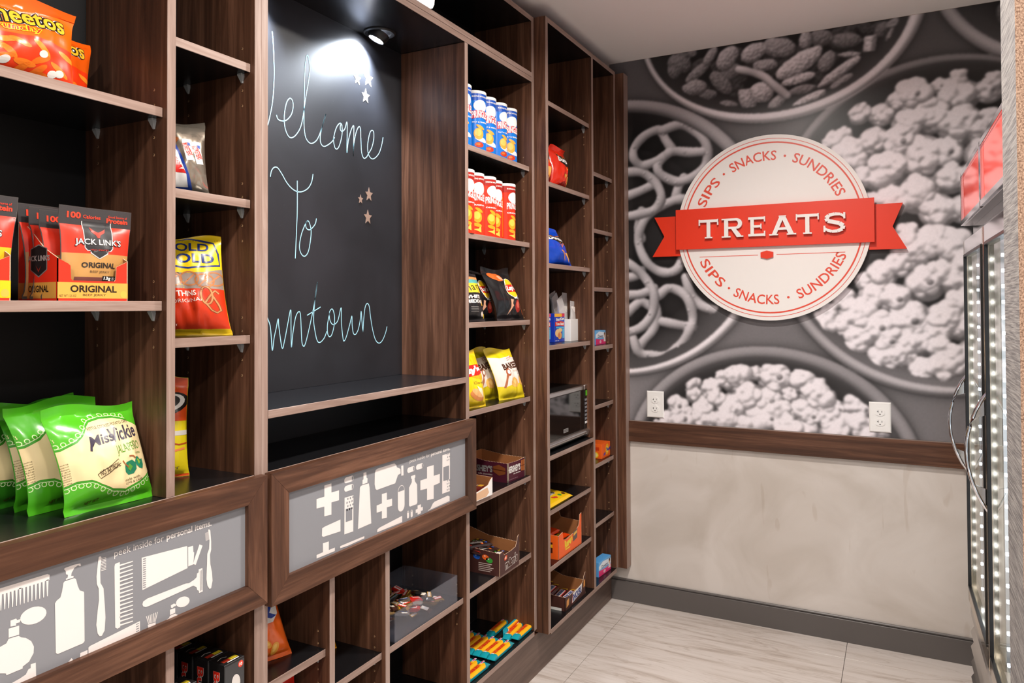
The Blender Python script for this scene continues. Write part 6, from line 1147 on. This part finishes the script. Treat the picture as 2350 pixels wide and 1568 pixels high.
# clear bin of mini bars
bn = thing('candy_bin', 'clear acrylic bin of wrapped mini chocolate bars', 'bin', (-0.110, -1.472, 0.443))
for nm, d in (('front_pane', (0.0945, 0.0975, -0.155, 0.155, 0, 0.079)), ('back_pane', (-0.0975, -0.0945, -0.155, 0.155, 0, 0.079)), ('side_pane', (-0.0945, 0.0945, -0.155, -0.152, 0, 0.079)), ('side_pane', (-0.0945, 0.0945, 0.152, 0.155, 0, 0.079)), ('base_pane', (-0.0945, 0.0945, -0.152, 0.152, 0, 0.003))): boxobj(nm, bn, d, 'acrylic_pane', 0.0003)
rr = random.Random(12); protos = {}
kinds = [('gold', 'foil_gold', 'c8281c'), ('brown', '3a2018', 'e8d8c0'), ('black', '1c1816', 'c8962e'), ('red', 'b82018', 'f1ece6'), ('silver blue', 'foil_silver', '2a4a9a')]
for k in range(84):
    nm, base, prt = kinds[rr.choice([0, 0, 1, 1, 2, 2, 3, 4])]
    def mart(A, L, W, prt=prt): A.rect(prt, -L * 0.3, -W * 0.3, L * 0.3, W * 0.3, 0); A.text('f1ece6' if prt != 'f1ece6' else 'b82018', 'minis', -L * 0.26, -W * 0.2, L * 0.26, W * 0.22, 1, 0.05)
    lay = k // 30; y = rr.uniform(-0.128, 0.11 - 0.04 * lay); x = rr.uniform(-0.076, 0.076) if lay == 0 else rr.uniform(-0.075, 0.066)
    lab = {'gold': 'small gold foil wrapped mini bar in the clear bin', 'brown': 'small brown wrapped mini bar in the clear bin', 'black': 'small black wrapped mini bar in the clear bin', 'red': 'small red wrapped mini bar in the clear bin', 'silver blue': 'small silver and blue wrapped mini bar in the clear bin'}[nm]
    b = bar('mini_bar', lab, 'mini bar', (-0.110 + x, -1.472 + y, 0.450 + 0.020 * lay + 0.008 * rr.random()), 0.040, 0.019, 0.013, base, rr.uniform(0, 360), mart, 'mini bars in the clear bin', protos.get(nm), rr.uniform(-20, 20), rr.uniform(-18, 18), 0.005); protos.setdefault(nm, b)

# far unit: tuna boxes, utensil box, microwave, candy
def tuna(A):
    A.rect('f6b83c', -0.049, 0.101, 0.022, 0.114, 0); A.rect('d8405a', 0.022, 0.101, 0.050, 0.114, 0); A.text('f4f2ee', 'StarKist', -0.036, 0.086, 0.046, 0.098, 1, 0.04, 3)
    A.poly('d83024', [(-0.044, 0.080), (0.0, 0.084), (0.045, 0.080), (0.045, 0.062), (0.0, 0.066), (-0.044, 0.064)], 1); A.text('f4f2ee', 'Tuna Salad', -0.036, 0.067, 0.040, 0.078, 2, 0.04); A.poly('4ab4e0', [(-0.036, 0.062), (0.044, 0.060), (0.044, 0.053), (-0.036, 0.055)], 1)
    A.ell('f0c88a', -0.020, 0.036, 0.024, 0.016, 1); A.ell('e8a860', 0.000, 0.026, 0.020, 0.015, 2); A.ell('f0c88a', 0.004, 0.047, 0.020, 0.008, 2); A.ell('d87a4a', -0.006, 0.027, 0.010, 0.009, 3); A.rect('4ab4e0', 0.026, 0.014, 0.046, 0.052, 1); A.text('d9e6f4', 'net wt', -0.044, 0.004, -0.006, 0.008, 1)
TU = 'blue tuna salad boxes'
carton('tuna_box', 'blue boxed tuna salad kit reading StarKist beside the white utensil box', 'food box', (-0.040, -0.4905, 1.1835), 0.101, 0.035, 0.1145, hexm('1c3cb4'), tuna, 0, TU)
carton('tuna_box', 'blue boxed tuna salad kit half hidden behind the end panel', 'food box', (-0.048, -0.608, 1.1835), 0.101, 0.035, 0.1145, hexm('1c3cb4'), tuna, 0, TU)
ub = thing('utensil_box', 'plain white open box holding wrapped cutlery', 'box', (-0.070, -0.3745, 1.1835))
m = MB()
for d in ((-0.05, 0.05, -0.05, -0.047, 0, 0.09), (-0.05, 0.05, 0.047, 0.05, 0, 0.09), (-0.05, -0.047, -0.047, 0.047, 0, 0.09), (0.047, 0.05, -0.047, 0.047, 0, 0.09), (-0.047, 0.047, -0.047, 0.047, 0, 0.003)): m.box(*d, 'white_plastic', 0.0006)
m.build('box_walls', ub)
labs = ['wrapped cutlery with a white napkin standing in front of the white box', 'clear wrapped cutlery fanning right out of the white box', 'clear wrapped cutlery in the middle of the white box', 'brownish wrapped cutlery second from the left in the white box', 'brownish wrapped cutlery leaning leftmost out of the white box', 'wrapped cutlery at the back of the white box']
for k, (x, y, ln, rl, hh, wd) in enumerate(((-0.036, -0.366, 0, 4, 0.160, 0.052), (-0.050, -0.352, 0, 16, 0.200, 0.070), (-0.066, -0.370, 2, 4, 0.195, 0.064), (-0.080, -0.388, 4, -12, 0.190, 0.058), (-0.056, -0.400, -1, -20, 0.185, 0.056), (-0.100, -0.378, 4, -5, 0.198, 0.060))):
    o = placed('cutlery_pack', labs[k], 'cutlery', (x, y, 1.1875), 0, ln, rl, 'wrapped cutlery in the white box')
    m = MB(); m.box(-wd * 0.40, wd * 0.40, -0.003, 0.003, 0.004, hh * (0.86 if k in (0, 1) else 0.72), 'napkin', 0.002); m.build('napkin', o)
    m = MB(); vs = []; fs = []
    for j in range(9):
        for s, yy in ((-1, -1), (0, -1), (1, -1), (1, 1), (0, 1), (-1, 1)):
            v = j / 8; vs.append((s * wd / 2 * (0.8 + 0.3 * v * v), yy * 0.0055 * math.sin(math.pi * min(v * 0.95 + 0.04, 1)) + 0.003 * math.sin(v * 9 + k + s), v * hh + 0.006 * s * (k % 2) * v))
    for j in range(8):
        for i in range(6): fs.append((j * 6 + i, j * 6 + (i + 1) % 6, j * 6 + 6 + (i + 1) % 6, j * 6 + 6 + i))
    m.mesh(vs, fs, 'wrap_clear'); m.build('plastic_wrap', o, True)
    m = MB(); m.tube([(0.004, 0, 0.01), (0.004, 0.001, hh * 0.75)], 0.0022, 'white_plastic', 6); m.build('fork_handle', o)
# microwave
mw = placed('microwave', 'small black and silver microwave oven on the shelving', 'microwave', (0.018, -0.545, 0.785))
m = MB(); m.box(-0.218, 0.218, 0.012, 0.245, 0.012, 0.215, 'black_plastic', 0.003); m.build('body', mw)
d = boxobj('door', mw, (-0.218, 0.166, 0, 0.012, 0.030, 0.198), 'black_gloss', 0.001)
m = MB(); m.box(-0.218, 0.166, -0.002, 0.012, 0.198, 0.217, 'steel', 0.003); m.build('door_top_bar', d)
m = MB(); m.tube([(-0.218, 0.002, 0.024), (0.166, 0.002, 0.024)], 0.0145, 'steel', 18); m.build('door_handle_bar', d, True)
A = Art(flat((0, -0.0006, 0), (1, 0, 0), (0, 0, 1), (0, -1, 0))); A.lift = 0.0003; A.rect('c9c6c4', -0.045, 0.052, 0.0, 0.066, 0); A.rect('17120f', -0.043, 0.0535, -0.002, 0.0645, 1); A.text('c9c6c4', 'BLACK+DECKER', -0.040, 0.0555, -0.005, 0.0625, 2); A.build('badge', d)
cp = boxobj('control_panel', mw, (0.168, 0.218, 0.0, 0.012, 0.036, 0.198), 'black_plastic', 0.001)
m = MB(); m.box(0.168, 0.218, -0.002, 0.012, 0.198, 0.217, 'steel', 0.003); m.tube([(0.168, 0.002, 0.022), (0.218, 0.002, 0.022)], 0.016, 'steel', 18); m.build('panel_trim', cp, True)
plain('display_green', '1c2a10', 0.3, emit='6ad01e', es=0.35)
boxobj('display', cp, (0.184, 0.212, -0.0012, 0.0, 0.172, 0.194), 'display_green', 0.0003)
for r_ in range(7):
    for c_ in range(3):
        boxobj('button', cp, (0.176 + 0.013 * c_, 0.185 + 0.013 * c_, -0.001, 0.0, 0.058 + 0.0155 * r_, 0.067 + 0.0155 * r_), 'grey_panel' if r_ else 'white_plastic', 0.0004)
m = MB()
for x in (-0.2, 0.2): m.box(x - 0.012, x + 0.012, 0.03, 0.06, 0, 0.0125, 'black_plastic'); m.box(x - 0.012, x + 0.012, 0.2, 0.23, 0, 0.0125, 'black_plastic')
m.build('feet', mw)
# yellow candy pouches lying flat
def ymm(A, L, W):
    A.text('f4f2ee', "m&m's", -L * 0.22, -W * 0.12, L * 0.26, W * 0.26, 1, 0.1); A.text('26202a', "m&m's", -L * 0.21, -W * 0.11, L * 0.25, W * 0.25, 2, 0.03)
    for c, x, y in (('d8402a', 0.05, -0.3), ('d8402a', 0.0, -0.26), ('3a9a3a', 0.22, -0.28), ('4a2a1a', 0.34, -0.3), ('4a2a1a', -0.35, -0.3)): A.ell(c, L * x, W * y, 0.009, 0.008, 1)
    A.rect('f08a1c', -L * 0.45, W * 0.2, L * 0.4, W * 0.44, 0)
b1 = bar('candy_pouch', "front yellow candy pouch reading m&m's lying on the shelf under the microwave", 'candy pouch', (-0.030, -0.655, 0.580), 0.235, 0.12, 0.026, 'f2c41a', 90, ymm, 'yellow candy pouches', None, 5, 0, 0.012)
bar('candy_pouch', 'rear yellow candy pouch showing a raised corner under the microwave', 'candy pouch', (-0.128, -0.672, 0.592), 0.2, 0.1, 0.026, 'f2c41a', 96, None, 'yellow candy pouches', b1, 14, 0, 0.012)
# orange peanut butter cup carton
def reese_f(A):
    A.text('f2d01e', "Reese's", -0.056, 0.028, 0.018, 0.060, 1, 0.06, 6); A.rect('f2d01e', -0.05, 0.018, -0.005, 0.023, 1); A.poly('5a4a44', [(0.026, 0.030), (0.066, 0.036), (0.068, 0.072), (0.026, 0.066)], 1); A.poly('e8b44a', [(0.030, 0.050), (0.064, 0.056), (0.064, 0.066), (0.030, 0.061)], 2)
def reese_s(A): A.rect('4a1e14', 0.10, 0.022, 0.19, 0.062, 1); A.rect('e8a81e', 0.10, 0.042, 0.19, 0.054, 2)
tray('display_carton', "bright orange candy carton reading Reese's", 'carton', (0.030, -0.556, 0.376), 0.225, 0.215, [(-0.1125, 0.088), (-0.075, 0.094), (-0.066, 0.062), (-0.04, 0.058), (0.05, 0.064), (0.085, 0.078), (0.092, 0.098), (0.094, 0.118), (0.1125, 0.122)], [(0, 0.088), (0.09, 0.094), (0.1, 0.12), (0.215, 0.13)], 0.135, hexm('f0601c'), 0, None, reese_f, reese_s, zig=False)
def reese_p(A, L, W): A.ell('4a1e14', 0, 0, L * 0.28, W * 0.26, 0); A.text('f2d01e', "Reese's", -L * 0.2, -W * 0.14, L * 0.2, W * 0.14, 1, 0.05)
b0 = None
for k, (x, y, z, yw) in enumerate(((-0.03, -0.55, 0.006, 85), (-0.085, -0.57, 0.012, 95), (-0.055, -0.60, 0.030, 75), (-0.13, -0.60, 0.020, 100), (-0.11, -0.62, 0.046, 88))):
    b = bar('candy_pack', ['front orange candy pack low in the orange carton', 'second orange candy pack in the orange carton', 'orange candy pack lying tilted on the front ones in the orange carton', 'rear orange candy pack in the orange carton', 'topmost orange candy pack at the back of the orange carton'][k], 'candy pack', (x, y, 0.376 + z + 0.03), 0.11, 0.055, 0.016, 'e8440e', yw, reese_p, 'packs in the orange carton', b0, tilt=-8 if k == 2 else 0); b0 = b0 or b
# nougat bar carton
def snick_f(A):
    A.poly('f1ece6', [(-0.040, 0.008), (0.060, 0.020), (0.066, 0.052), (-0.030, 0.044)], 1); A.poly('d8303a', [(-0.040, 0.008), (-0.037, 0.008), (-0.028, 0.044), (-0.030, 0.044)], 2); A.text('28408a', 'SNICKERS', -0.030, 0.016, 0.058, 0.042, 2, 0.05, 5)
    A.poly('d8924a', [(-0.092, 0.010), (-0.068, 0.014), (-0.066, 0.040), (-0.088, 0.036)], 1); A.poly('d8924a', [(0.080, 0.030), (0.098, 0.032), (0.098, 0.06), (0.082, 0.056)], 1)
def snick_s(A): A.rect('c8743a', 0.05, 0.014, 0.13, 0.046, 1); A.ell('e8b070', 0.08, 0.032, 0.02, 0.012, 2); A.rect('e6e2de', 0.04, 0.0, 0.175, 0.010, 1)
tray('display_carton', 'brown candy bar carton reading Snickers on the bottom shelf', 'carton', (0.030, -0.508, 0.163), 0.206, 0.19, [(-0.103, 0.052), (-0.08, 0.050), (-0.06, 0.046), (0.05, 0.046), (0.078, 0.055), (0.086, 0.072), (0.103, 0.086)], [(0, 0.052), (0.10, 0.056), (0.19, 0.088)], 0.096, hexm('4a2a24'), 0, None, snick_f, snick_s)
def snick_p(A, L, W): A.poly('d8303a', [(-L * 0.36, -W * 0.4), (L * 0.30, -W * 0.4), (L * 0.36, W * 0.4), (-L * 0.30, W * 0.4)], 0); A.poly('f1ece6', [(-L * 0.34, -W * 0.32), (L * 0.28, -W * 0.32), (L * 0.34, W * 0.32), (-L * 0.28, W * 0.32)], 1); A.text('28408a', 'SNICKERS', -L * 0.27, -W * 0.2, L * 0.28, W * 0.22, 2, 0.05); A.rect('c8962e', L * 0.38, -W * 0.4, L * 0.46, W * 0.4, 0)
b0 = None
for k, (x, y, z) in enumerate(((0.0, -0.508, 0.004), (-0.036, -0.512, 0.004), (-0.072, -0.520, 0.010), (-0.10, -0.520, 0.026), (-0.055, -0.560, 0.034))):
    b = bar('nougat_bar', ['front', 'second', 'third', 'rearmost', 'raised'][k] + ' brown candy bar with a white and blue label in the Snickers carton', 'candy bar', (x, y, 0.163 + z), 0.125, 0.033, 0.020, '4a2420', 90 + 3 * (k % 3), snick_p, 'bars in the brown Snickers carton', b0); b0 = b0 or b
# household boxes in the narrow column
def downy(A):
    A.rect('7ab8e8', -0.0625, 0.001, 0.0625, 0.062, 0); A.poly('e8f0f8', [(-0.0625, 0.03), (0.0625, 0.03), (0.0625, 0.05), (-0.02, 0.058), (-0.0625, 0.045)], 1); A.poly('e83a7a', [(-0.0625, 0.001), (0.0625, 0.001), (0.0625, 0.024), (0.01, 0.022), (-0.0625, 0.027)], 1)
    A.text('26386a', 'Downy', -0.035, 0.026, 0.030, 0.044, 2, 0.02); A.ell('e8b48a', 0.047, 0.040, 0.007, 0.009, 2); A.ell('4a2a1a', 0.047, 0.046, 0.008, 0.006, 2); A.poly('f4e6e6', [(0.035, 0.012), (0.06, 0.012), (0.056, 0.034), (0.04, 0.034)], 2); A.ell('f6b8cc', -0.005, 0.012, 0.012, 0.007, 2)
DW = 'blue and pink dryer sheet boxes'
carton('dryer_sheet_box', 'blue and pink dryer sheet box on the middle shelf of the narrow column', 'household box', (0.0, -0.1345, 1.157), 0.125, 0.04, 0.0625, hexm('5aa8e8'), downy, 0, DW)
carton('dryer_sheet_box', 'front blue and pink dryer sheet box on the bottom of the narrow column', 'household box', (0.022, -0.160, 0.163), 0.125, 0.04, 0.0625, hexm('5aa8e8'), downy, -4, DW)
carton('dryer_sheet_box', 'rear blue and pink dryer sheet box on the bottom of the narrow column', 'household box', (-0.040, -0.222, 0.163), 0.125, 0.04, 0.0625, hexm('5aa8e8'), downy, -4, DW)
def tide(A):
    A.ell('f6c81e', 0.012, 0.033, 0.020, 0.024, 1); A.ell('f07a1c', 0.012, 0.033, 0.0165, 0.020, 2); A.ell('f6d84a', 0.012, 0.033, 0.013, 0.016, 3); A.text('2a3a9a', 'Tide', -0.001, 0.026, 0.026, 0.041, 4, 0.05); A.poly('4a3a9a', [(0.028, 0.024), (0.052, 0.028), (0.052, 0.040), (0.031, 0.036)], 1); A.poly('6a4a9a', [(-0.03, 0.010), (-0.008, 0.014), (-0.006, 0.026), (-0.03, 0.020)], 1)
def tide_s(A): A.ell('f6c81e', 0.10, 0.016, 0.015, 0.013, 1); A.ell('f6e08a', 0.10, 0.016, 0.010, 0.009, 2); A.rect('c83a10', 0.085, 0.036, 0.118, 0.05, 1)
carton('detergent_box', 'bright orange detergent box reading Tide', 'household box', (0.020, -0.131, 0.662), 0.104, 0.13, 0.0625, hexm('f0641c'), tide, 0, None, tide_s)
